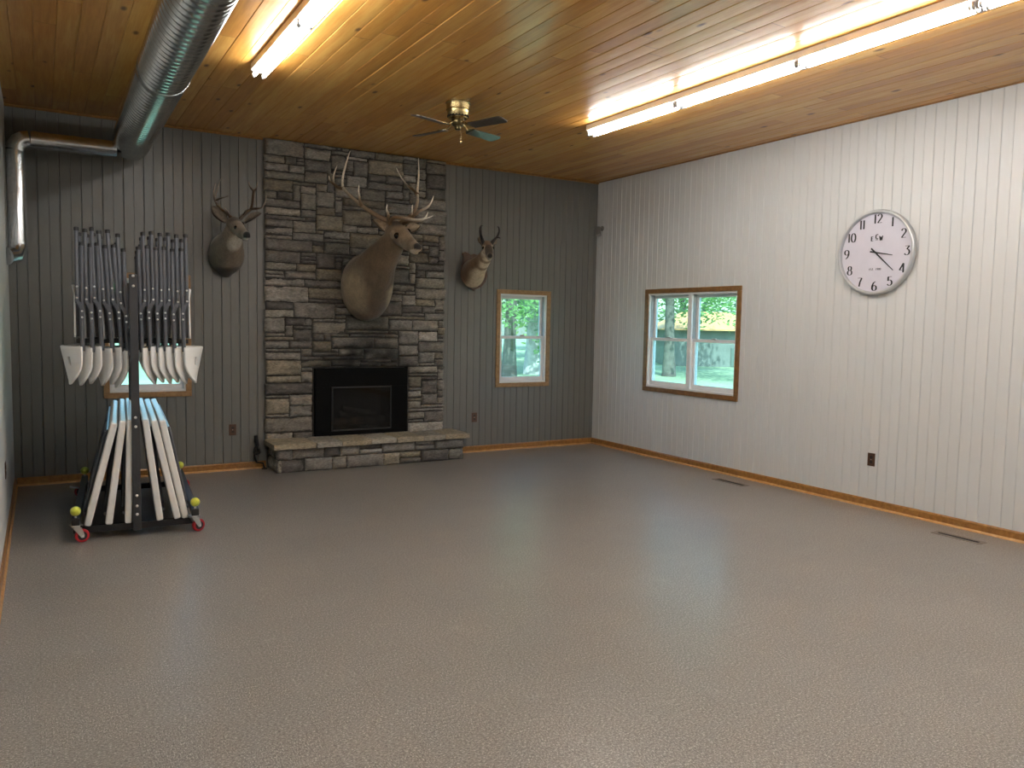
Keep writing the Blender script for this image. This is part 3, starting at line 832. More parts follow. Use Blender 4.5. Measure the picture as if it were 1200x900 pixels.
# black insert
mb = MB(); y0, y1 = SY - .012, SY + .02; ia, ib, ic, id_ = FB[0] + .175, FB[1] - .185, FB[2] + .045, FB[3] - .20
za = TOPZ + .002
for (a, b, c, d) in ((FB[0] - .01, FB[1] + .01, id_, FB[3] + .005), (FB[0] - .01, FB[1] + .01, za, ic), (FB[0] - .01, ia, ic, id_), (ib, FB[1] + .01, ic, id_)):
    mb.bx((a, y0, c), (b, y1, d))
ins = obj('fireplace_surround', mb, M['firebox'], fp, bevel=.003)
mb = MB(); fw = .014
for (a, b, c, d) in ((ia, ib, id_ - fw, id_), (ia, ib, ic, ic + fw), (ia, ia + fw, ic, id_), (ib - fw, ib, ic, id_)):
    mb.bx((a, y0 - .006, c), (b, y0 + .012, d))
door = obj('door_frame', mb, plain('dark_gray_metal_edge', (.03, .03, .031), .4, .6), fp, bevel=.003)
mb = MB(); mb.bx((ia + .01, y0 + .004, ic + .01), (ib - .01, y0 + .008, id_ - .01)); obj('glass_door', mb, M['smoked'], fp)
mb = MB(); yb = YB + .42
A, B, C_, D = (FB[0] - .02, y1, za), (FB[1] + .02, y1, za), FB[3] + .015, yb
P8 = [(A[0], y1, za), (B[0], y1, za), (B[0] - .14, yb, za), (A[0] + .14, yb, za)]
P8 += [(q[0], q[1], C_) for q in P8]
mb.add(P8, [(0, 1, 2, 3), (7, 6, 5, 4), (1, 5, 6, 2), (2, 6, 7, 3), (3, 7, 4, 0)])
obj('firebox_liner', mb, M['firebox'], fp)
bark = attr_mat('charred_ceramic_log', .9, 30, .5, .8, (1, 1, 1), .006).m
def log(a, b, r0, r1, tone):
    lg = thing('ceramic_log', tone[1], 'log', a, 0, 'ceramic logs behind the fireplace glass')
    mb = MB(); n = 12; A = Vector(a); B = Vector(b); pts = []; rr = []
    for i in range(n + 1):
        t = i / n; pts.append(A.lerp(B, t) + Vector((noise.noise((t * 3, r0 * 99, 0)), noise.noise((t * 3, 5, r0 * 77)), noise.noise((t * 4, r1 * 50, 2)))) * .012); rr.append((r0 + (r1 - r0) * t) * (1 + .16 * noise.noise((t * 6, r0 * 40, 1))))
    mb.tube(pts, rr, 14)
    for i, q in enumerate(mb.v):
        v = noise.noise((q[0] * 14, q[1] * 14, q[2] * 14)); k = max(.1, .6 + v * 1.3); mb.c[i] = tuple(c * k for c in tone[0])
    o = obj('log_body', mb, bark, lg, smooth=50, colors=True)
ly = SY + .16; br, gy = (.26, .13, .06), (.16, .145, .12)
mb = MB(); lz = za + .075
for k in range(7):
    xx = ia + .03 + k * (ib - ia - .06) / 6; mb.tube([(xx, ly - .10, lz + .03), (xx, ly - .10, lz), (xx, ly + .16, lz), (xx, ly + .16, lz + .06)], .008, 8)
for yy in (ly - .09, ly + .13): mb.tube([(ia + .02, yy, lz - .012), (ib - .02, yy, lz - .012)], .008, 8)
for xx in (ia + .05, ib - .05):
    for yy in (ly - .08, ly + .12): mb.tube([(xx, yy, lz - .01), (xx, yy, za + .001)], .008, 8)
obj('log_grate', mb, M['iron'], fp, smooth=50)
log((ia + .02, ly - .05, lz + .055), (ib - .28, ly - .03, lz + .065), .045, .040, (br, 'reddish ceramic log lying lowest at front left of the fire grate'))
log((ia + .30, ly + .0, lz + .05), (ib - .03, ly - .03, lz + .06), .040, .048, (gy, 'gray ceramic log lying lowest at front right of the fire grate'))
log((ia + .16, ly + .07, lz + .12), (ib - .16, ly + .09, lz + .13), .05, .045, (gy, 'thick gray ceramic log across the back of the fire grate'))
log((ia + .17, ly - .02, lz + .20), (ib - .12, ly + .02, lz + .125), .034, .03, (gy, 'slanting ceramic log on top of the pile, its high end at the left'))

# small black fire tool against the wall, left of the hearth
tx, ty = 1.945, 8.43
r = thing('fire_tool', 'small black iron fire tool with upright grip on the wall left of the hearth', 'fireplace tool', (tx, ty, 0))
mb = MB(); mb.tube([(tx - .03, ty, .36), (tx - .025, ty, .30), (tx - .015, ty, .25)], [.019, .022, .017], 14); obj('grip', mb, M['iron'], r, smooth=50)
mb = MB(); mb.tube([(tx - .015, ty, .25), (tx - .045, ty - .01, .22), (tx - .05, ty - .01, .18), (tx - .02, ty - .005, .16), (tx + .01, ty, .18), (tx, ty, .215), (tx - .02, ty, .22)], .011, 10); obj('loop', mb, M['iron'], r, smooth=60)
mb = MB(); mb.tube([(tx - .045, ty, .20), (tx - .04, ty + .005, .12), (tx - .02, ty + .01, .075), (tx + .045, ty + .01, .06), (tx + .055, ty + .0, .012)], .010, 10); mb.lathe([(.0001, .001), (.03, .001), (.03, .008), (.012, .014), (.0001, .015)], (tx + .055, ty, 0), seg=20)
obj('stem', mb, M['iron'], r, smooth=50)

# ------------------------------------------------------------------ storage cart (local frame: x across, y away from the camera)
CX, CYc, CROT = .565, 6.155, radians(-4.4)
CM = Matrix.Translation((CX, CYc, 0)) @ Matrix.Rotation(CROT, 4, 'Z')
def cw(x, y, z): return CM @ Vector((x, y, z))
cart = thing('storage_cart', 'black steel rolling cart loaded with hanging folding chairs and leaning white tables', 'storage cart', (CX, CYc, 0), CROT)
HW, Y0, Y1 = .385, -.05, 1.63
def cobj(name, mb, m, parent=cart, **k): return obj(name, mb, m, parent, world=False, **k)
for y in (.0, 1.58):
    mb = MB(); mb.box((0, y, (.055 + 1.872) / 2), (.054, .045, 1.872 - .055)); pst = cobj('post', mb, M['post'], bevel=.004)
    for z in (1.86, 1.79, .865, .80, .305, .23, .17):
        mb = MB(); mb.lathe([(.0001, 0), (.010, 0), (.010, .005), (.006, .008), (.0001, .008)], (0, y - .0225, z), (0, -1, 0), 10); cobj('bolt', mb, M['bolt'], pst, smooth=40)
for s in (-1, 1):
    mb = MB(); mb.bx((s * HW - .025, Y0, .130), (s * HW + .025, Y1, .180)); cobj('side_beam', mb, M['black_steel'], bevel=.004)
for y in (.06, 1.52):
    mb = MB(); mb.bx((-HW - .02, y - .022, .052), (HW + .02, y + .022, .098)); 
    for s in (-1, 1): mb.bx((s * HW - .018, y - .02, .09), (s * HW + .018, y + .02, .135))
    cobj('cross_beam', mb, M['black_steel'], bevel=.003)
mb = MB(); mb.bx((-.02, .02, .790), (.02, 1.56, .835)); cobj('spine_rail', mb, M['black_steel'], bevel=.003)
mb = MB(); mb.bx((-.02, .02, 1.44), (.02, 1.56, 1.485)); cobj('spine_rail', mb, M['black_steel'], bevel=.003)
mb = MB(); mb.bx((-.02, .02, .06), (.02, 1.56, .10)); cobj('spine_rail', mb, M['black_steel'], bevel=.003)
ARMZ = 1.415
for y in (.16, .40, .86, 1.10):
    mb = MB(); mb.bx((-.365, y - .012, ARMZ - .03), (.365, y + .012, ARMZ)); mb.bx((-.018, y - .014, ARMZ - .01), (.018, y + .014, 1.445)); cobj('hanging_arm', mb, M['black_steel'], bevel=.003)
def caster(x, y, rot, brake):
    R = Matrix.Rotation(rot, 3, 'Z'); o = Vector((x, y, 0))
    q = lambda a, b, c: o + R @ Vector((a, b, c))
    mb = MB(); mb.box(q(0, 0, .127), (.075, .06, .005), R); mb.lathe([(.0001, .125), (.026, .125), (.028, .115), (.024, .108), (.0001, .107)], o, seg=20)
    for s in (-1, 1):
        mb.prism([(-.022, .110), (.030, .110), (.048, .055), (.045, .036), (.028, .036)], lambda a, c, e, s=s: q(a, s * .022 + e, c), -.0018, .0018)
    mb.bx(tuple(q(-.02, -.0, .106)), tuple(q(.02, .0, .112)))
    fk = cobj('caster', mb, M['zinc'], smooth=30)
    mb = MB(); ax = R @ Vector((0, 1, 0)); c = q(.037, 0, .047)
    mb.lathe([(.030, -.015), (.040, -.0155), (.0455, -.011), (.047, 0), (.0455, .011), (.040, .0155), (.030, .015)], c, ax, 32); wh = cobj('wheel', mb, M['red_wheel'], fk, smooth=50)
    mb = MB(); mb.lathe([(.0001, -.018), (.012, -.018), (.014, -.012), (.031, -.0135), (.031, .0135), (.014, .012), (.012, .018), (.0001, .018)], c, ax, 24); cobj('hub', mb, M['black_steel'], fk, smooth=40)
    mb = MB(); mb.lathe([(.0001, -.029), (.008, -.029), (.008, .029), (.0001, .029)], c, ax, 12); cobj('axle', mb, M['bolt'], fk, smooth=40)
    if brake:
        mb = MB(); mb.prism([(.03, .085), (.095, .098), (.118, .104), (.118, .094), (.095, .086), (.04, .072)], lambda a, cc, e: q(a, e, cc), -.024, .024); cobj('brake_lever', mb, M['zinc'], fk, bevel=.003)
CST = [(-HW, Y0 + .04, radians(15), False), (HW - .01, Y0 + .04, radians(25), False), (-HW, Y1 - .04, radians(188), True), (HW, Y1 - .04, radians(20), False)]
for a in CST: caster(*a)
for x, y in ((-HW, Y0 + .025), (HW, Y0 + .025), (-HW, Y1 - .03), (HW, Y1 - .03)):
    mb = MB(); mb.cyl((x, y, .179), (x, y, .193), .008); cobj('ball_bolt', mb, M['bolt'])
for (x, y), lb in zip(((-HW, Y0 + .025), (HW, Y0 + .025), (-HW, Y1 - .03), (HW, Y1 - .03)),
        ('yellow tennis ball on the near left corner of the cart', 'yellow tennis ball on the near right corner of the cart', 'yellow tennis ball on the far left corner of the cart, in shadow', 'yellow tennis ball on the far right corner of the cart, behind tables')):
    b = thing('tennis_ball', lb, 'tennis ball', cw(x, y, .193), CROT, 'tennis balls on the cart corners')
    mb = MB(); mb.sphere((0, 0, .0335), .0335, 24, 16); obj('felt_cover', mb, M['felt'], b, world=False, smooth=80)
    mb = MB(); pts = []
    for i in range(49):
        t = 2 * pi * i / 48; A_ = .44
        th = pi / 2 - (pi / 4 - A_) * cos(t); ph = t / 2 + A_ * sin(2 * t)
        q = Vector((sin(pi / 2 - (pi / 2 - A_) * cos(t)) * cos(t / 2 + A_ * sin(2 * t)), sin(pi / 2 - (pi / 2 - A_) * cos(t)) * sin(t / 2 + A_ * sin(2 * t)), cos(pi / 2 - (pi / 2 - A_) * cos(t))))
        pts.append(Vector((0, 0, .0335)) + q.normalized() * .0333)
    mb.tube(pts, .0013, 5, cap=False); obj('seam', mb, M['seamrubber'], b, world=False, smooth=80)

# ------------------------------------------------------------------ folding tables leaning on the cart's spine
TL, TH, TT = 1.72, .745, .047
def table(ub, ut, label, flip, y0=.0):
    zb = .101
    th = atan2(ut - ub, TH)                       # lean
    b = thing('folding_table', label, 'folding table', cw(ub, y0, zb + abs(sin(th)) * TT / 2), 0, 'white folding tables leaning on the cart')
    b.rotation_euler = (Matrix.Rotation(CROT, 3, 'Z') @ Matrix.Rotation(th, 3, 'Y')).to_euler()
    s = flip                                       # side the underside faces
    mb = MB(); mb.bx((-TT / 2, 0, 0), (TT / 2, TL, TH)); obj('tabletop', mb, M['table_plastic'], b, world=False, bevel=.014, seg=4)
    mb = MB(); mb.bx((s * TT / 2, .06, .05), (s * (TT / 2 + .0012), TL - .06, TH - .05)); obj('underside', mb, M['table_under'], b, world=False)
    for z in (.07, TH - .07):
        mb = MB(); mb.bx((s * (TT / 2 + .001), .05, z - .010), (s * (TT / 2 + .016), TL - .05, z + .010))
        obj('side_rail', mb, M['chair_tube'], b, world=False, bevel=.002)
    for y, dr in ((.16, 1), (TL - .16, -1)):
        mb = MB(); xx = s * (TT / 2 + .0125)
        mb.tube([(xx, y, .10), (xx, y + dr * .60, .10), (xx, y + dr * .66, .13), (xx, y + dr * .66, TH - .13), (xx, y + dr * .60, TH - .10), (xx, y, TH - .10)], .0115, 10)
        mb.tube([(xx, y, .09), (xx, y, TH - .09)], .010, 10)
        obj('leg', mb, M['chair_tube'], b, world=False, smooth=60)
    return b
TB = 'white folding table leaning on the cart, '
for ub, ut, lb, fl in ((-.318, -.128, 'outermost on the left with the widest lean', -1), (-.183, -.080, 'middle one of the left three', -1), (-.057, -.034, 'left of the black post and standing almost upright', -1),
                       (.150, .062, 'right of the black post, nearest to it', 1), (.268, .116, 'middle one of the right three', 1), (.322, .170, 'outermost on the right above the red caster', 1)):
    table(ub, ut, TB + lb, fl)

# ------------------------------------------------------------------ folding chairs hung upside down (local: x outward, y width, z up from the backrest's top edge)
def chair(label):
    c = thing('folding_chair', label, 'folding chair', (0, 0, 0), 0, 'folding chairs hung on the upper arms of the cart')
    K = dict(world=False)
    # moulded shell of the backrest with its hand slot
    mb = MB(); nw, nv = 22, 14; Wd = .222; vs = []; fs = []
    for j in range(nv + 1):
        z = .265 * (1 - j / nv)
        e = .002 if z > .15 else .002 + .075 * ((.15 - z) / .15) ** 1.7
        bl = .086 + .056 * (z / .265) - e
        hw = Wd * (1 if z > .09 else sqrt(max(.3, 1 - .55 * ((.09 - z) / .09) ** 2)))
        for i in range(nw + 1):
            w = -1 + 2 * i / nw
            dz = .012 * (1 - w * w) if j == nv else 0
            vs.append((e + bl * (1 - abs(w) ** 2.0), w * hw, z - dz + .012))
    for j in range(nv):
        for i in range(nw):
            z = .265 * (1 - (j + .5) / nv)
            if i in (4, 17) and .13 < z < .19: continue
            fs.append((j * (nw + 1) + i, j * (nw + 1) + i + 1, (j + 1) * (nw + 1) + i + 1, (j + 1) * (nw + 1) + i))
    mb.add(vs, fs)
    bk = obj('backrest', mb, M['white_plastic'], c, smooth=60, **K)
    so = bk.modifiers.new('thick', 'SOLIDIFY'); so.thickness = .016; so.offset = 0
    be = bk.modifiers.new('bevel', 'BEVEL'); be.width = .005; be.segments = 2; be.limit_method = 'ANGLE'; be.angle_limit = radians(50)
    # seat pan folded flat along the frame
    mb = MB(); vs = []; fs = []; nz, ny = 16, 10
    for j in range(nz + 1):
        z = .34 + .365 * j / nz
        lip = .016 * max(0, (z - .62) / .085) ** 2 if z > .62 else 0
        for i in range(ny + 1):
            w = -1 + 2 * i / ny
            vs.append((.047 + lip - .010 * (1 - w * w), w * .172 * (1 if z < .66 else 1 - .35 * ((z - .66) / .045) ** 2), z))
    for j in range(nz):
        for i in range(ny): fs.append((j * (ny + 1) + i, j * (ny + 1) + i + 1, (j + 1) * (ny + 1) + i + 1, (j + 1) * (ny + 1) + i))
    mb.add(vs, fs)
    st_ = obj('seat', mb, M['white_plastic'], c, smooth=60, **K)
    so = st_.modifiers.new('thick', 'SOLIDIFY'); so.thickness = .012; so.offset = 0
    mb = MB(); mb.bx((.006, -.165, .345), (.034, .165, .65))
    for y in (-.1, 0, .1): mb.bx((.030, y - .006, .38), (.040, y + .006, .66))
    obj('seat_underframe', mb, M['seat_under'], c, **K)
    for s in (-1, 1):
        mb = MB(); y = s * .205
        mb.tube([(0, y, .245), (0, y, .50), (0, y, .985)], .0145, 12)
        lg = obj('leg', mb, M['chair_tube'], c, smooth=60, **K)
        mb = MB(); mb.tube([(0, y, .972), (0, y, .992), (0, y, .996)], [.0165, .0165, .011], 12); obj('foot_tip', mb, M['chair_tip'], lg, smooth=40, **K)
        mb = MB(); y2 = s * .205; x2 = .030
        mb.tube([(x2 - .002, y2, .575), (x2, y2, .70), (x2 + .001, y2, 1.085)], .0135, 12)
        lg2 = obj('leg', mb, M['chair_tube'], c, smooth=60, **K)
        mb = MB(); mb.tube([(x2 + .001, y2, 1.072), (x2 + .001, y2, 1.094), (x2 + .001, y2, 1.098)], [.0155, .0155, .010], 12); obj('foot_tip', mb, M['chair_tip'], lg2, smooth=40, **K)
        mb = MB(); yo = s * .2225
        mb.prism([(-.011, .468), (.011, .468), (.014, .54), (x2 + .012, .60), (x2 + .010, .628), (x2 - .010, .628), (x2 - .013, .60), (-.012, .54)], lambda a, b, d: (a, yo + d, b), -.002, .002)
        lk = obj('hinge_link', mb, M['chair_tube'], c, **K)
        for (a, b) in ((0, .480), (0, .522), (x2, .612), (x2, .69)):
            mb = MB(); mb.lathe([(.0001, .0), (.0075, .0), (.0065, .004), (.0001, .005)], (a, s * (.2245 if b < .65 else .2182), b), (0, s, 0), 10)
            obj('rivet', mb, M['bolt'], lk, smooth=40, **K)
    for z, x in ((.93, 0), (.345, 0), (1.00, x2 + .001)):
        mb = MB(); mb.tube([(x, -.205, z), (x, .205, z)], .0085, 10)
        obj('stretcher', mb, M['chair_tube'], c, smooth=60, **K)
    return c
proto = None
def hang(u, tilt, side, label, row=0, dz=0.0):
    """u: how far out along the arm, tilt outward at the top, side -1 left / 1 right"""
    global proto
    if proto is None: proto = chair(label); c = proto
    else: c = copy_tree(proto); c['label'] = label
    c.location = cw(side * u, .275 + row * .68, 1.082 + dz)
    Rz = Matrix.Rotation(CROT + (0 if side > 0 else pi), 3, 'Z')
    c.rotation_euler = (Rz @ Matrix.Rotation(tilt, 3, 'Y')).to_euler()
ords = ['outermost', 'second from the outside', 'third from the outside', 'fourth from the outside', 'fifth from the outside', 'sixth and innermost']
for k, (ub, ut) in enumerate(((.326, .319), (.262, .263), (.199, .214), (.126, .160), (.066, .104))):
    hang(ub, (ut - ub) / .70, -1, 'white-backed folding chair hung %s on the left side of the cart' % ords[k], dz=[.004, -.004, .008, -.006, .002][k])
for k, (ub, ut) in enumerate(((.332, .322), (.268, .260), (.209, .204), (.160, .152), (.109, .097), (.055, .043))):
    hang(ub, (ut - ub) / .70, 1, 'white-backed folding chair hung %s on the right side of the cart' % ords[k], dz=[.0, -.006, .004, -.002, .006, -.004][k])
hang(.034, .025, -1, 'white-backed folding chair hung sixth and innermost on the left side of the cart', dz=-.024)
hang(.050, .02, -1, 'folding chair hung close behind the black post, in the rear row on its left', 1, -.03)
hang(.046, .0, 1, 'folding chair hung close behind the black post, in the rear row on its right', 1, .0)

# ------------------------------------------------------------------ mounted animal heads
def spline(P, n):
    """Catmull-Rom through rows of numbers"""
    out = []
    for i in range(len(P) - 1):
        p0, p1, p2, p3 = P[max(i - 1, 0)], P[i], P[i + 1], P[min(i + 2, len(P) - 1)]
        for k in range(n):
            t = k / n
            out.append([.5 * (2 * b + (c - a) * t + (2 * a - 5 * b + 4 * c - d) * t * t + (3 * b - a - 3 * c + d) * t ** 3) for a, b, c, d in zip(p0, p1, p2, p3)])
    out.append(list(P[-1])); return out
def loft(mb, rows, up=(0, 0, 1), n=5, seg=28, first=None, pw=2.0):
    """rows: (centre, half width, half height)"""
    R = spline([[*c, a, b] for c, a, b in rows], n); up = Vector(up)
    vs = []; m = len(R)
    for i, q in enumerate(R):
        c = Vector(q[:3]); t = (Vector(R[min(i + 1, m - 1)][:3]) - Vector(R[max(i - 1, 0)][:3])).normalized()
        if first is not None:
            k = max(0, 1 - i / (n * 1.3)); t = (t * (1 - k) + Vector(first) * k).normalized()
        sd = t.cross(up).normalized(); u2 = sd.cross(t)
        for k in range(seg):
            an = 2 * pi * k / seg; ca, sa = cos(an), sin(an)
            vs.append(c + sd * q[3] * math.copysign(abs(ca) ** (2 / pw), ca) + u2 * q[4] * math.copysign(abs(sa) ** (2 / pw), sa))
    fs = [(i * seg + k, i * seg + (k + 1) % seg, (i + 1) * seg + (k + 1) % seg, (i + 1) * seg + k) for i in range(m - 1) for k in range(seg)]
    fs += [tuple(range(seg))[::-1], tuple((m - 1) * seg + k for k in range(seg))]
    mb.add(vs, fs)
def fuse(name, mb, root, m, voxel, smooth, color):
    """one continuous skin from overlapping volumes, then a coat colour per point"""
    me = mb.mesh('skin_tmp', [m]); o = bpy.data.objects.new('skin_tmp', me); COL.objects.link(o)
    r = o.modifiers.new('r', 'REMESH'); r.mode = 'VOXEL'; r.voxel_size = voxel; r.use_smooth_shade = True
    s = o.modifiers.new('s', 'SMOOTH'); s.factor = .5; s.iterations = smooth
    dg = bpy.context.evaluated_depsgraph_get(); ev = o.evaluated_get(dg)
    nm = bpy.data.meshes.new_from_object(ev); bpy.data.objects.remove(o); bpy.data.meshes.remove(me)
    nm.name = name; nm.materials.clear(); nm.materials.append(m)
    at = nm.color_attributes.new('tone', 'FLOAT_COLOR', 'POINT'); L = root.location
    for i, v in enumerate(nm.vertices):
        c = color(v.co); at.data[i].color = (*c, 1)
    for v in nm.vertices: v.co -= L
    nm.polygons.foreach_set('use_smooth', [True] * len(nm.polygons))
    q = bpy.data.objects.new(name, nm); COL.objects.link(q); q.parent = root
    return q
def lerp3(a, b, t):
    t = max(0, min(1, t)); return tuple(x + (y - x) * t for x, y in zip(a, b))
def sstep(a, b, x):
    t = max(0, min(1, (x - a) / (b - a))); return t * t * (3 - 2 * t)
fur = attr_mat('short_animal_fur', .9, 90, .28, .7, (1, 1, .45), .004)
fur.set(Sheen_Weight=.15); fur = fur.m
horn = attr_mat('bone_antler', .55, 60, .25, .5, (1, 1, 1), .002).m
eye_m = plain('dark_glass_eye', (.008, .006, .005), .08)
def ear(mb_out, mb_in, base, tip, facing, w, thick=.012):
    """leaf-shaped cupped ear from base to tip opening towards facing"""
    B, Tp = Vector(base), Vector(tip); ax = (Tp - B); L = ax.length; ax.normalize(); F = Vector(facing); F = (F - ax * F.dot(ax)).normalized(); S = ax.cross(F)
    prof = [(0, .30), (.15, .62), (.35, .95), (.55, 1.0), (.75, .78), (.9, .42), (1.0, .06)]
    for mbx, off, sc_ in ((mb_out, -thick / 2, 1.0), (mb_in, thick * .25, .82)):
        rows = []
        for t, k in prof:
            r = []
            for i in range(9):
                u = -1 + i / 4
                r.append(B + ax * (L * t) + S * (w * k * u * sc_) + F * (w * .55 * k * u * u + off))
            rows.append(r)
        n = len(rows); vs = [q for r in rows for q in r] + [q - F * thick * (.9 if mbx is mb_out else .3) for r in rows for q in r]
        o = n * 9; fs = []
        for i in range(n - 1):
            for k in range(8):
                a, b, c, d = i * 9 + k, i * 9 + k + 1, (i + 1) * 9 + k + 1, (i + 1) * 9 + k
                fs += [(a, b, c, d), (o + d, o + c, o + b, o + a)]
            fs += [(i * 9, (i + 1) * 9, o + (i + 1) * 9, o + i * 9), (i * 9 + 8, o + i * 9 + 8, o + (i + 1) * 9 + 8, (i + 1) * 9 + 8)]
        fs += [tuple(range(9)) + tuple(o + k for k in range(8, -1, -1))]
        mbx.add(vs, fs)
def antler(root, name, beams, base_c, tip_c, label=None):
    """beams: list of (points, r0, r1); tips pale"""
    mb = MB()
    for pts, r0, r1 in beams:
        S_ = spline([list(q) for q in pts], 6); n = len(S_)
        st = len(mb.v); rr = []
        for i in range(n):
            t = i / (n - 1); k = (r0 + (r1 - r0) * t ** .8) * (1.22 if root.name.startswith('elk') else 1.1)
            if r1 < .006 and t > .86: k *= 1 - .55 * (t - .86) / .14
            rr.append(k * (1 + .08 * noise.noise((S_[i][0] * 30, S_[i][1] * 30, S_[i][2] * 30))))
        mb.tube(S_, rr, 12)
        for i in range(n):
            t = i / (n - 1); c = lerp3(base_c, tip_c, sstep(.25, .9, t)) if r1 < .006 else base_c
            for k in range(12): mb.c[st + i * 12 + k] = c
    o = obj(name, mb, horn, root, smooth=70, colors=True)
    if label: o['label'] = label
    return o
def eye(root, c, r, look):
    body = root.children[-1] if root.children[-1].name.endswith('_body') else [q for q in root.children if '_body' in q.name][0]
    ok, p, n, i = body.data.vertices and body.closest_point_on_mesh(Vector(c) - root.location)
    mb = MB(); mb.sphere(p + root.location - n * r * .25, r, 16, 10); return obj('eye', mb, eye_m, root, smooth=80)

# --- elk on the chimney
elk = thing('elk_mount', 'large elk shoulder mount with branching antlers on the stone chimney', 'mounted elk head', (3.1089, 8.4300, 1.9491))
mb = MB()
loft(mb, [((3.1287, 8.4430, 1.9503), .285, .375), ((3.0833, 8.3077, 1.9630), .280, .365), ((3.0598, 8.1415, 2.0388), .255, .30), ((3.0827, 7.9773, 2.1855), .195, .205), ((3.1212, 7.8589, 2.2961), .150, .160), ((3.1617, 7.7729, 2.3894), .125, .135), ((3.1782, 7.7222, 2.4564), .10, .115)], n=6, seg=36, first=(0, -1, 0))
loft(mb, [((3.1284, 8.3990, 1.7134), .12, .10), ((3.0789, 8.2665, 1.7298), .13, .12), ((3.0754, 8.0290, 1.9266), .14, .12), ((3.1007, 7.9243, 2.1033), .11, .12), ((3.1157, 7.8920, 2.2359), .08, .09)], n=5, seg=24)      # brisket and throat
EH = [((3.1727, 7.8379, 2.5408), .070, .085), ((3.1758, 7.7635, 2.5123), .094, .108), ((3.1819, 7.6634, 2.4777), .092, .108), ((3.1941, 7.5465, 2.4255), .074, .086), ((3.2052, 7.4303, 2.3742), .054, .064), ((3.2162, 7.3380, 2.3299), .046, .052), ((3.2249, 7.2844, 2.3097), .042, .046), ((3.2269, 7.2472, 2.2988), .028, .030)]
loft(mb, EH, up=(.25, -.25, .95), n=5, seg=28)
loft(mb, [((3.1907, 7.6153, 2.3878), .05, .045), ((3.2054, 7.4727, 2.3264), .040, .036), ((3.2227, 7.3411, 2.2758), .034, .026), ((3.2285, 7.3017, 2.2650), .022, .018)], n=4, seg=20)   # jaw
loft(mb, [((3.1773, 7.7453, 2.5806), .045, .04), ((3.1917, 7.6888, 2.5676), .06, .04), ((3.2057, 7.6319, 2.5459), .045, .035)], n=4, seg=16)   # brow
nose_c = Vector((3.2161, 7.2442, 2.3245)); jaw_c = Vector((3.2218, 7.3181, 2.2741)); eyeL = Vector((3.1035, 7.6271, 2.4619)); base_y = 8.43; crown_c = Vector((3.1882, 7.6807, 2.5838)); cheek = Vector((3.1690, 7.4753, 2.3753))
neck_mid = Vector((3.0816, 7.8535, 2.2316)); mane = Vector((3.1507, 7.6973, 2.2522))
def elk_col(p):
    n = noise.noise((p.x * 6, p.y * 6, p.z * 6)); n2 = noise.noise((p.x * 25, p.y * 25, p.z * 12))
    tan = (.29, .232, .15); dark = (.058, .036, .019); head = (.20, .138, .078)
    zz = p.z
    c = tan
    a_ = (p.x - elk.location.x) * .938 - (p.y - elk.location.y) * .346
    c = lerp3(c, dark, .92 * sstep(-.13, .05, a_ - .25 * max(0, 2.0 - zz) + .05 * n) * sstep(.27, .20, a_ - max(0, zz - 1.9) * .9))
    k = sstep(2.02, 2.18, zz + .06 * n); c = lerp3(c, lerp3(dark, head, .35), k * .85)
    k = sstep(2.36, 2.48, zz + .04 * n); c = lerp3(c, head, k)
    c = lerp3(c, (.05, .03, .018), sstep(1.72, 1.60, zz + .03 * n) * .75)
    c = lerp3(c, (.20, .11, .05), .6 * sstep(.16, .05, (p - Vector((3.0802, 8.2173, 1.7108))).length))
    c = lerp3(c, (.33, .26, .18), .7 * sstep(.054, .036, (p - eyeL).length))
    c = lerp3(c, (.035, .022, .014), .85 * sstep(.12, .06, (p - crown_c).length))
    c = lerp3(c, (.25, .19, .125), .55 * sstep(.12, .05, (p - cheek).length))
    d = (p - nose_c).length; c = lerp3(c, (.26, .19, .125), .8 * sstep(.16, .08, d)); c = lerp3(c, (.012, .010, .010), sstep(.060, .040, d))
    c = lerp3(c, (.46, .39, .30), sstep(.085, .05, (p - jaw_c).length) * (1 if p.z < nose_c.z - .03 else 0))
    f = 1 + .22 * n2 + .12 * n; return tuple(max(.004, x * f) for x in c)
fuse('elk_body', mb, elk, fur, .0095, 6, elk_col)
eye(elk, (3.0688, 7.5417, 2.4502), .033, None); eye(elk, (3.2876, 7.5801, 2.5128), .030, None)
mo, mi_ = MB(), MB()
ear(mo, mi_, (3.0885, 7.8041, 2.5138), (3.0091, 7.9205, 2.6353), (.45, -.9, .1), .078); ear_o = obj('ear', mo, plain('brown_ear_fur', (.13, .085, .05), .9, 0, .3, 40, .5), elk, smooth=70); obj('ear_lining', mi_, plain('pale_ear_fur', (.46, .37, .26), .95, 0, .3, 40, .5), ear_o, smooth=70)
mo, mi_ = MB(), MB()
ear(mo, mi_, (3.2788, 7.6924, 2.5355), (3.3887, 7.5948, 2.5697), (-.1, -.9, .1), .055); ear_o = obj('ear', mo, bpy.data.materials['brown_ear_fur'], elk, smooth=70); obj('ear_lining', mi_, bpy.data.materials['pale_ear_fur'], ear_o, smooth=70)
AC, TC = (.17, .105, .055), (.82, .76, .64)
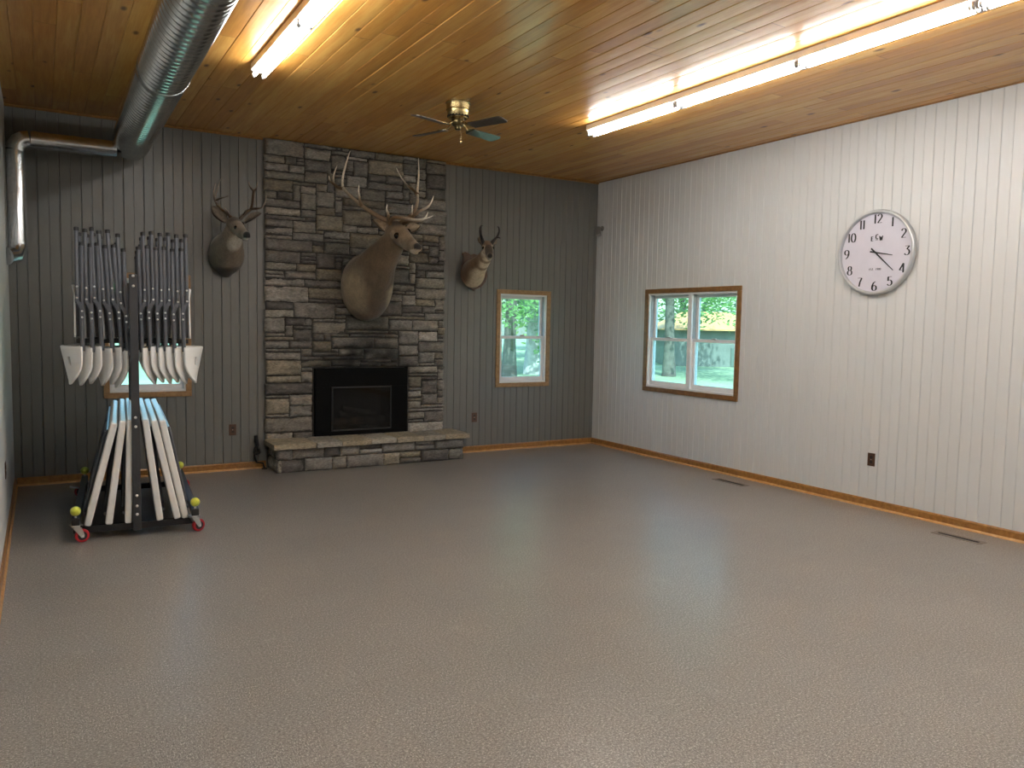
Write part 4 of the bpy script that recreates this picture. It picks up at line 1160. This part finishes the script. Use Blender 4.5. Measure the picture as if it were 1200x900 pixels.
antler(elk, 'antler', [
    ([(3.1313, 7.7248, 2.5663), (3.0945, 7.7269, 2.6069), (2.9904, 7.7699, 2.6545), (2.8645, 7.8775, 2.7592), (2.7745, 8.0119, 2.8800), (2.7394, 8.1111, 2.9726), (2.7591, 8.1564, 3.0909), (2.7998, 8.1684, 3.2382), (2.8363, 8.1570, 3.3569)], .027, .005),
    ([(2.7470, 8.0928, 2.9490), (2.7233, 8.2144, 2.9764), (2.7052, 8.3004, 3.0353), (2.7241, 8.3445, 3.1330), (2.7600, 8.3547, 3.2281)], .019, .004),
    ([(2.7147, 8.2444, 2.9929), (2.6809, 8.3401, 3.0562), (2.6768, 8.3710, 3.1139)], .013, .004),
    ([(2.8644, 7.8772, 2.7548), (2.8260, 7.8349, 2.8107), (2.8061, 7.8182, 2.8837), (2.8102, 7.8104, 2.9556)], .017, .004),
    ([(3.0981, 7.7241, 2.5982), (3.0578, 7.6363, 2.6545), (3.0253, 7.6019, 2.7075), (3.0299, 7.5915, 2.7534)], .019, .004),
    ([(3.1092, 7.7167, 2.5897), (3.1015, 7.5844, 2.6271), (3.1345, 7.3990, 2.6021), (3.1952, 7.2440, 2.5786), (3.2493, 7.1422, 2.5849), (3.3042, 7.0883, 2.6101)], .021, .004)], AC, TC)
antler(elk, 'antler', [
    ([(3.1993, 7.6843, 2.5677), (3.2380, 7.6651, 2.6123), (3.3400, 7.7262, 2.6708), (3.4534, 7.8545, 2.7745), (3.5408, 8.0009, 2.9084), (3.5837, 8.1025, 3.0266), (3.6326, 8.1820, 3.2002), (3.6503, 8.2354, 3.3966)], .027, .005),
    ([(3.5552, 8.0437, 2.9609), (3.5695, 8.1810, 3.0264), (3.5463, 8.2939, 3.0906), (3.4952, 8.3812, 3.2055), (3.4564, 8.4382, 3.3245)], .018, .004),
    ([(3.3279, 7.7091, 2.6592), (3.3238, 7.6564, 2.6969), (3.3115, 7.6125, 2.7775)], .015, .004),
    ([(3.2223, 7.6722, 2.5857), (3.2626, 7.5468, 2.6281), (3.3015, 7.4236, 2.6864), (3.3435, 7.3312, 2.7177), (3.3683, 7.2851, 2.7607), (3.3890, 7.2673, 2.8316)], .020, .004),
    ([(3.2106, 7.6666, 2.5756), (3.2342, 7.5021, 2.5912), (3.2736, 7.3380, 2.5863), (3.3007, 7.2655, 2.6104), (3.3160, 7.2377, 2.6628)], .019, .004)], AC, TC)

# --- mule deer left of the chimney
deer = thing('deer_mount', 'mule deer shoulder mount with large ears on the gray wall left of the chimney', 'mounted deer head', (1.6433, 8.4900, 2.2390))
mb = MB()
loft(mb, [((1.6510, 8.5086, 2.2321), .172, .205), ((1.6308, 8.4040, 2.2325), .170, .205), ((1.6181, 8.2742, 2.2651), .150, .165), ((1.6245, 8.1596, 2.3320), .115, .125), ((1.6241, 8.0950, 2.3927), .095, .10), ((1.6285, 8.0747, 2.4568), .07, .075)], n=6, seg=36, first=(0, -1, 0))
loft(mb, [((1.6348, 8.4951, 2.1008), .085, .10), ((1.6241, 8.3966, 2.1036), .08, .10), ((1.6195, 8.2000, 2.2266), .08, .07)], n=5, seg=24)
for q in (252, 277): loft(mb, [(tuple(Vector((1.6402, 8.4761, 2.1863)) + Vector(((q - 265) * .0078, (265 - q) * .0040, 0))), .055, .07), (tuple(Vector((1.6157, 8.3497, 2.1771)) + Vector(((q - 265) * .0078, (265 - q) * .0040, 0))), .050, .065), (tuple(Vector((1.6069, 8.3015, 2.2326)) + Vector(((q - 265) * .006, (265 - q) * .003, 0))), .03, .04)], n=4, seg=18)
loft(mb, [((1.6245, 8.1524, 2.5175), .045, .055), ((1.6316, 8.0882, 2.4994), .062, .070), ((1.6444, 7.9957, 2.4628), .062, .072), ((1.6600, 7.9011, 2.4228), .048, .056), ((1.6774, 7.8173, 2.3844), .036, .042), ((1.6887, 7.7617, 2.3605), .034, .037), ((1.6941, 7.7225, 2.3496), .022, .024)], up=(.2, -.25, .95), n=5, seg=28)
loft(mb, [((1.6551, 7.9354, 2.3811), .03, .028), ((1.6775, 7.8372, 2.3461), .026, .022), ((1.6902, 7.7696, 2.3270), .018, .014)], n=4, seg=16)
dn, dj, de = Vector((1.6913, 7.7306, 2.3564)), Vector((1.6867, 7.7715, 2.3253)), Vector((1.6175, 7.9882, 2.4616))
thr = Vector((1.6529, 8.0236, 2.3068)); fc = Vector((1.6584, 7.8924, 2.4460)); cap = Vector((1.6569, 8.0161, 2.5146)); dbt = Vector((1.6230, 8.3928, 2.0521))
def deer_col(p):
    n = noise.noise((p.x * 8, p.y * 8, p.z * 8)); n2 = noise.noise((p.x * 32, p.y * 32, p.z * 16))
    c = lerp3((.155, .115, .08), (.215, .172, .125), sstep(2.15, 2.5, p.z + .05 * n))
    c = lerp3(c, (.42, .385, .33), .85 * sstep(.115, .06, (p - thr).length + .02 * n))
    c = lerp3(c, (.31, .265, .21), .8 * sstep(.12, .06, (p - fc).length))
    c = lerp3(c, (.055, .034, .022), .85 * sstep(.09, .05, (p - cap).length))
    c = lerp3(c, (.26, .22, .18), .7 * sstep(.06, .035, (p - de).length))
    c = lerp3(c, (.022, .015, .011), sstep(.16, .08, (p - dbt).length + .03 * n))
    d = (p - dn).length; c = lerp3(c, (.26, .23, .19), .8 * sstep(.10, .06, d)); c = lerp3(c, (.008, .007, .007), sstep(.052, .036, d))
    if p.z < dn.z - .02: c = lerp3(c, (.42, .39, .34), sstep(.055, .035, (p - dj).length))
    f = 1 + .22 * n2 + .12 * n; return tuple(max(.004, x * f) for x in c)
fuse('deer_body', mb, deer, fur, .0075, 5, deer_col)
eye(deer, (1.5948, 7.8839, 2.4499), .018, None); eye(deer, (1.7043, 7.9397, 2.4986), .016, None)
mo, mi_ = MB(), MB(); ear(mo, mi_, (1.5768, 8.1337, 2.5118), (1.4566, 8.1954, 2.6638), (.3, -.9, -.25), .060, .010)
dm1, dm2 = plain('dark_deer_ear_fur', (.06, .042, .03), .9, 0, .3, 40, .5), plain('gray_ear_lining', (.22, .185, .145), .95, 0, .35, 40, .5)
e_ = obj('ear', mo, dm1, deer, smooth=70); obj('ear_lining', mi_, dm2, e_, smooth=70)
mo, mi_ = MB(), MB(); ear(mo, mi_, (1.7295, 8.0193, 2.5127), (1.8585, 7.9270, 2.6038), (-.25, -.6, .75), .048, .010); e_ = obj('ear', mo, dm1, deer, smooth=70); obj('ear_lining', mi_, dm2, e_, smooth=70)
DC, DT = (.075, .048, .028), (.34, .29, .23)
antler(deer, 'antler', [
    ([(1.6191, 8.0640, 2.5368), (1.5950, 8.0815, 2.5734), (1.5394, 8.1193, 2.6258), (1.4983, 8.1721, 2.6813), (1.4977, 8.2258, 2.7575), (1.5325, 8.2845, 2.8634), (1.5733, 8.3392, 2.9668)], .016, .003),
    ([(1.4984, 8.1724, 2.6854), (1.4937, 8.2747, 2.7550), (1.5032, 8.3458, 2.8314), (1.5310, 8.3839, 2.9229)], .011, .003),
    ([(1.4996, 8.1985, 2.7255), (1.5304, 8.0875, 2.7350), (1.5791, 8.0130, 2.7489)], .009, .003),
    ([(1.5985, 8.0791, 2.5693), (1.5659, 8.0320, 2.6102), (1.5394, 8.0153, 2.6382)], .008, .003)], DC, DT)
antler(deer, 'antler', [
    ([(1.6786, 8.0050, 2.5357), (1.7028, 8.0049, 2.5662), (1.7578, 8.0351, 2.6192), (1.8045, 8.0807, 2.6573), (1.8310, 8.1420, 2.7375), (1.8477, 8.1852, 2.8113), (1.8570, 8.2067, 2.8527)], .016, .010),
    ([(1.8569, 8.2063, 2.8484), (1.8369, 8.2570, 2.8910), (1.8267, 8.2920, 2.9537)], .010, .003), ([(1.8569, 8.2063, 2.8484), (1.8810, 8.1949, 2.8829), (1.8983, 8.2139, 2.9502)], .010, .003),
    ([(1.7926, 8.0638, 2.6502), (1.8370, 7.9906, 2.6499), (1.8802, 7.9660, 2.6633), (1.9175, 7.9843, 2.7264), (1.9337, 8.0159, 2.7978)], .012, .003),
    ([(1.7123, 8.0118, 2.5759), (1.7174, 7.9416, 2.6093), (1.7183, 7.9082, 2.6339)], .008, .003)], DC, DT)

# --- pronghorn on a wooden shield
prong = thing('pronghorn_mount', 'pronghorn head with black curved horns on a brown wooden shield plaque', 'mounted pronghorn head', (4.4981, 8.4900, 2.1998))
q0 = Vector((4.4981, 8.4900, 2.1998))
mb = MB(); sh = [(0, .21), (.05, .195), (.085, .215), (.125, .225), (.165, .205), (.15, .16), (.158, .10), (.175, .03), (.18, -.05), (.16, -.12), (.11, -.175), (.05, -.205), (0, -.232)]
sh = sh + [(-a, b) for a, b in sh[-2:0:-1]]
mb.prism(sh, lambda a, b, d: (q0.x + a, YB - .001 - d, q0.z + b), 0, .022)
obj('shield_plaque', mb, wood('dark_walnut_plaque', (.06, .026, .012), (.115, .05, .022), (3, 3, 1), .3, 8), prong, bevel=.006)
mb = MB()
loft(mb, [((4.4553, 8.4410, 2.1650), .145, .165), ((4.4171, 8.3474, 2.1690), .142, .165), ((4.3916, 8.2262, 2.2117), .118, .130), ((4.3918, 8.1035, 2.2788), .092, .098), ((4.3974, 8.0236, 2.3376), .078, .080), ((4.3993, 7.9924, 2.3937), .062, .066)], n=6, seg=32, first=(0, -1, 0))
loft(mb, [((4.4571, 8.4193, 2.0628), .07, .055), ((4.4235, 8.3347, 2.0684), .07, .06), ((4.4013, 8.1592, 2.1793), .07, .07)], n=5, seg=22)
loft(mb, [((4.4272, 8.0418, 2.4814), .04, .045), ((4.4067, 7.9939, 2.4619), .060, .060), ((4.3834, 7.9347, 2.4271), .060, .062), ((4.3582, 7.8641, 2.3824), .046, .052), ((4.3313, 7.7945, 2.3381), .036, .040), ((4.3137, 7.7565, 2.3177), .030, .030), ((4.3046, 7.7379, 2.3094), .016, .017)], up=(0, -.4, .92), n=5, seg=28)
loft(mb, [((4.3734, 7.9100, 2.3434), .035, .03), ((4.3394, 7.8216, 2.3025), .026, .022), ((4.3188, 7.7743, 2.2889), .018, .014)], n=4, seg=16)
pn = Vector((4.3139, 7.7570, 2.3253)); pbr = Vector((4.3573, 7.8675, 2.4159)); pc = (Vector((4.3289, 7.9407, 2.3906)), Vector((4.4343, 7.9019, 2.3993))); pm = Vector((4.3212, 7.7846, 2.2897))
n0, n1 = Vector((4.4270, 8.3875, 2.1612)), Vector((4.4012, 8.0013, 2.3751)); nax = (n1 - n0).normalized(); nl = (n1 - n0).length
def prong_col(p):
    n = noise.noise((p.x * 9, p.y * 9, p.z * 9)); n2 = noise.noise((p.x * 34, p.y * 34, p.z * 18))
    cream, brown, red = (.52, .44, .31), (.125, .075, .04), (.15, .06, .027)
    s = (p - n0).dot(nax) / nl; q = (p - (n0 + nax * (s * nl)))
    lf = q.dot(Vector((-.86, .10, .48)))                      # towards the back of the neck
    c = lerp3(cream, brown, sstep(-.01, .075, lf + .03 * n))
    c = lerp3(c, red, .7 * sstep(.10, .0, s) * sstep(.0, .1, lf))
    if lf < .05:                                              # two pale throat bands
        c = lerp3(c, brown, .75 * (sstep(.06, .02, abs(s - .70)) + sstep(.05, .02, abs(s - .93))) * sstep(.10, .02, lf))
    if p.y < q0.y - .42 or p.z > 2.33:
        c = lerp3(c, (.14, .085, .05), sstep(2.30, 2.38, p.z))
        for k in pc: c = lerp3(c, (.50, .45, .36), .95 * sstep(.085, .045, (p - k).length))
        c = lerp3(c, (.035, .022, .015), .95 * sstep(.062, .034, (p - pbr).length)); c = lerp3(c, (.030, .02, .014), sstep(.075, .042, (p - (pbr + pn) / 2).length) * .9)
        c = lerp3(c, (.008, .007, .007), sstep(.040, .026, (p - pn).length))
        c = lerp3(c, (.45, .41, .34), sstep(.05, .03, (p - pm).length))
    f = 1 + .2 * n2 + .1 * n; return tuple(max(.004, x * f) for x in c)
fuse('pronghorn_body', mb, prong, fur, .007, 5, prong_col)
eye(prong, (4.2961, 7.9405, 2.4315), .019, None); eye(prong, (4.4336, 7.8820, 2.4333), .019, None)
mo, mi_ = MB(), MB(); ear(mo, mi_, (4.3705, 8.0398, 2.4726), (4.3458, 8.0979, 2.5676), (.0, -.95, -.2), .034, .009); e_ = obj('ear', mo, bpy.data.materials['brown_ear_fur'], prong, smooth=70); obj('ear_lining', mi_, dm2, e_, smooth=70)
mo, mi_ = MB(), MB(); ear(mo, mi_, (4.4722, 7.9920, 2.4854), (4.5455, 8.0241, 2.5513), (.3, -.9, -.2), .030, .009); e_ = obj('ear', mo, bpy.data.materials['brown_ear_fur'], prong, smooth=70); obj('ear_lining', mi_, dm2, e_, smooth=70)
BK = (.014, .011, .010)
antler(prong, 'horn', [([(4.3615, 7.9868, 2.4728), (4.3452, 8.0012, 2.5257), (4.3381, 8.0354, 2.6002), (4.3473, 8.0585, 2.6609), (4.3677, 8.0724, 2.6918), (4.3910, 8.0705, 2.6954)], .021, .0035), ([(4.3420, 8.0039, 2.5353), (4.3006, 7.9487, 2.5565), (4.2850, 7.9244, 2.5723)], .013, .004)], BK, BK)
antler(prong, 'horn', [([(4.4258, 7.9486, 2.4742), (4.4659, 7.9521, 2.5205), (4.5203, 7.9706, 2.5693), (4.5619, 7.9981, 2.6329), (4.5695, 8.0210, 2.6794), (4.5605, 8.0395, 2.6960)], .021, .0035), ([(4.5110, 7.9639, 2.5633), (4.4994, 7.9001, 2.5551), (4.4966, 7.8538, 2.5415)], .013, .004)], BK, BK)

# ------------------------------------------------------------------ outdoors: lawn, trees, shelter with a tan roof
GZ = -.9
def lawn_mat():
    t = NT('sunlit_lawn'); o = t.obj(); f = t.noise(o, .35, 5, .6); g = t.noise(o, 9, 3)
    t.set(Base_Color=t.ramp(t.math('ADD', t.math('MULTIPLY', f, .6), t.math('MULTIPLY', g, .4)), [(.3, (.13, .19, .10)), (.7, (.29, .36, .22))]), Roughness=.9)
    return t.m
mb = MB(); N = 40; vs = []; fs = []
for j in range(N + 1):
    for i in range(N + 1):
        X = -60 + 180 * i / N; Y = -60 + 180 * j / N
        vs.append((X, Y, GZ + (.0 if hypot(X - 3, Y - 3) < 14 else .12 * noise.noise((X * .05, Y * .05, 0)))))
for j in range(N):
    for i in range(N): fs.append((j * (N + 1) + i, j * (N + 1) + i + 1, (j + 1) * (N + 1) + i + 1, (j + 1) * (N + 1) + i))
mb.add(vs, fs); struct('ground', mb, lawn_mat(), smooth=60)
mb = MB(); mb.bx((XL - T + .01, YF - T + .01, GZ - .1), (XR + T - .01, YB + T - .01, -.125)); struct('foundation', mb, plain('concrete_block', (.35, .34, .32), .9))
def leafm(name, a, b):
    t = NT(name); o = t.obj(); f = t.noise(o, 1.3, 4)
    t.set(Base_Color=t.ramp(f, [(.3, a), (.7, b)]), Roughness=.55, Transmission_Weight=0)
    nt = t.t; tr = nt.nodes.new('ShaderNodeBsdfTranslucent'); tr.inputs[0].default_value = (*[min(1, x * 1.6) for x in b], 1)
    mx = nt.nodes.new('ShaderNodeMixShader'); mx.inputs[0].default_value = .4
    t.l(t.b.outputs[0], mx.inputs[1]); t.l(tr.outputs[0], mx.inputs[2]); t.l(mx.outputs[0], t.out.inputs[0]); return t.m
LEAF = [leafm('summer_leaves', (.075, .16, .05), (.19, .33, .11)), leafm('blue_green_leaves', (.10, .17, .11), (.22, .31, .21)), leafm('yellow_green_leaves', (.13, .22, .06), (.30, .42, .15))]
BARK = plain('gray_bark', (.10, .09, .075), .95, 0, .35, 3, .6)
PBARK = plain('pale_bark', (.42, .40, .36), .95, 0, .3, 3, .5)
def tree(x, y, h, r, trunk_r, label, lm, bm_, seed, low=.3, leaf=.22, n=2600):
    rg = random.Random(seed)
    t = thing('tree', label, 'tree', (x, y, GZ), 0, 'trees on the lawn outside')
    mb = MB(); lean = rg.uniform(-.04, .04) * h
    pts = [(x, y, GZ - .1), (x + lean * .1, y, GZ + h * .12), (x + lean * .5, y, GZ + h * .45), (x + lean, y, GZ + h * .86)]
    mb.tube(pts, [trunk_r * 1.5, trunk_r, trunk_r * .75, trunk_r * .18], 14)
    for k in range(8):
        z = GZ + h * rg.uniform(low * .9, .7); a = rg.uniform(0, 2 * pi); L = r * rg.uniform(.6, 1)
        b0 = Vector((x + lean * .5, y, z)); b1 = b0 + Vector((cos(a) * L * .5, sin(a) * L * .5, L * .25)); b2 = b0 + Vector((cos(a) * L, sin(a) * L, L * .42))
        mb.tube([b0, b1, b2], [trunk_r * .38, trunk_r * .2, trunk_r * .06], 7)
    obj('trunk', mb, bm_, t, smooth=70)
    mb = MB(); blobs = []
    for k in range(16):
        a = rg.uniform(0, 2 * pi); q = rg.uniform(.15, .9) * r; z = GZ + h * rg.uniform(low, .95)
        taper = 1 - .6 * max(0, (z - GZ) / h - .5) * 2
        blobs.append((x + cos(a) * q * taper, y + sin(a) * q * taper, z, r * rg.uniform(.32, .5)))
    vs = []; fs = []
    for k in range(n):
        bx_, by_, bz_, br_ = blobs[k % len(blobs)]
        d = Vector((rg.gauss(0, 1), rg.gauss(0, 1), rg.gauss(0, 1))).normalized() * br_ * rg.uniform(.45, 1.05)
        c = Vector((bx_, by_, bz_)) + Vector((d.x, d.y, d.z * .75)); s = leaf * rg.uniform(.6, 1.4)
        u = Vector((rg.gauss(0, 1), rg.gauss(0, 1), rg.gauss(0, 1))).normalized(); w = u.orthogonal().normalized()
        i = len(vs); vs += [c - u * s, c + w * s * .5, c + u * s, c - w * s * .5]; fs.append((i, i + 1, i + 2, i + 3))
    mb.add(vs, fs); obj('foliage', mb, lm, t)
TR = [
 (27.6, 30.6, 15, 6.0, .25, 'broad shade tree with a stout gray trunk outside the left part of the double window', 0, BARK, 3, .24),
 (48, 38, 23, 9.5, .3, 'green tree behind the tan roofed shelter outside the right part of the double window', 1, BARK, 4, .16),
 (52, 56, 25, 9.5, .3, 'tall tree behind the left end of the tan roofed shelter', 0, BARK, 5, .14),
 (17.3, 29.3, 14, 4.6, .26, 'leafy tree at the left side of the small window by the fireplace', 0, BARK, 6, .10),
 (21.6, 34.0, 15, 4.6, .40, 'tree with a pale trunk at the right side of the small window by the fireplace', 1, PBARK, 8, .22),
 (26, 46, 20, 9.0, .3, 'distant tree between the two trees outside the small window by the fireplace', 2, BARK, 9, .06),
 (42, 62, 21, 9.0, .3, 'distant yellow-green tree right of the pale trunk outside the small window', 2, BARK, 10, .12),
 (4.5, 95, 8.5, 5.0, .3, 'distant tree outside the window behind the loaded cart, on the left', 0, BARK, 11, .08),
 (16.5, 99, 9, 5.5, .3, 'distant tree outside the window behind the loaded cart, on the right', 1, BARK, 12, .08),
]
for (x, y, h, r_, tr_, lb, li, bk, sd, low) in TR: tree(x, y, h, r_, tr_, lb, LEAF[li], bk, sd, low, leaf=.24 if y > 36 else .12, n=9000 if y > 36 else 14000)
# shelter
A = Vector((33.7417, 38.2371, 1.3506)); Bv = Vector((39.7758, 34.6622, 1.6413)); A.z = Bv.z = (A.z + Bv.z) / 2
e = (Bv - A); e.z = 0; L = e.length; e.normalize(); nrm = Vector((e.y, -e.x, 0)) * -1
if nrm.dot(Vector((1, 1, 0))) < 0: nrm = -nrm
bld = thing('shelter', 'low gray building with a tan metal hip roof seen through the double window', 'building', (A.x, A.y, GZ))
W_ = 6.0; ov = .5; ez = A.z; rz = ez + 1.15
def bp(s, d, z): q = A + e * s + nrm * d; return (q.x, q.y, z)
mb = MB(); mb.prism([(ov, ov), (L - ov, ov), (L - ov, W_ - ov), (ov, W_ - ov)], lambda a, b, z: bp(a, b, z), GZ - .1, ez + .02)
obj('wall', mb, plain('weathered_gray_siding', (.15, .165, .145), .8, 0, .12, 2), bld)
mb = MB(); hp = W_ / 2 * .66
mb.add([bp(0, 0, ez), bp(L, 0, ez), bp(L, W_, ez), bp(0, W_, ez), bp(hp, W_ / 2, rz), bp(L - hp, W_ / 2, rz), bp(0, 0, ez - .09), bp(L, 0, ez - .09), bp(L, W_, ez - .09), bp(0, W_, ez - .09)],
       [(0, 1, 5, 4), (1, 2, 5), (2, 3, 4, 5), (3, 0, 4), (0, 6, 7, 1), (1, 7, 8, 2), (2, 8, 9, 3), (3, 9, 6, 0), (6, 9, 8, 7)])
def roofm():
    t = NT('tan_metal_roof'); f = t.noise(t.obj(), 1.5, 3); t.set(Base_Color=t.ramp(f, [(.3, (.46, .25, .10)), (.7, (.55, .31, .135))]), Roughness=.5); return t.m
roof = obj('roof', mb, roofm(), bld)
mb = MB(); q = bp(L * .72, ov - .03, GZ); mb.box((q[0], q[1], GZ + .62), (.9, .06, 1.2), Matrix.Rotation(atan2(e.y, e.x), 3, 'Z')); obj('door', mb, plain('dark_green_shed_door', (.09, .12, .10), .6), bld)

# ------------------------------------------------------------------ daylight
w = bpy.data.worlds.new('World'); sc.world = w; w.use_nodes = True
nt = w.node_tree; bg = nt.nodes['Background']
sky = nt.nodes.new('ShaderNodeTexSky'); sky.sky_type = 'NISHITA'; sky.sun_elevation = radians(52); sky.sun_rotation = radians(205); sky.sun_disc = False
sky.air_density = 1.2; sky.dust_density = 2.0
nt.links.new(sky.outputs[0], bg.inputs[0]); bg.inputs[1].default_value = .42
ld = bpy.data.lights.new('sun', 'SUN'); ld.energy = 7.0; ld.angle = radians(.6); ld.color = (1, .95, .86)
sun = bpy.data.objects.new('sun', ld); COL.objects.link(sun)
el, az = radians(52), radians(205)
sd = Vector((sin(az) * cos(el), cos(az) * cos(el), sin(el)))           # towards the sun: behind the camera
sun.rotation_euler = sd.to_track_quat('Z', 'Y').to_euler()

# ------------------------------------------------------------------ camera and colour
cd = bpy.data.cameras.new('camera'); cam = bpy.data.objects.new('camera', cd); COL.objects.link(cam)
cd.sensor_fit = 'HORIZONTAL'; cd.sensor_width = 36; cd.lens = 926.2286 / 1200 * 36; cd.clip_end = 500; cd.clip_start = .05
Rm = Matrix(((0.8593127, 0.0226464, -0.5109490), (-0.5111188, 0.0740050, -0.8563182), (0.0184202, 0.9970007, 0.0751684)))
cam.matrix_world = Matrix.Translation((0, 0, 1.5712)) @ Rm.to_4x4()
sc.camera = cam
sc.view_settings.view_transform = 'Standard'; sc.view_settings.look = 'None'; sc.view_settings.gamma = 1; sc.view_settings.use_curve_mapping = False
sc.view_settings.exposure = 0.78
sc.cycles.use_denoising = True
sc.cycles.max_bounces = 10; sc.cycles.diffuse_bounces = 5; sc.cycles.glossy_bounces = 4; sc.cycles.transparent_max_bounces = 12
sc.cycles.sample_clamp_indirect = 6; sc.cycles.caustics_reflective = False; sc.cycles.caustics_refractive = False
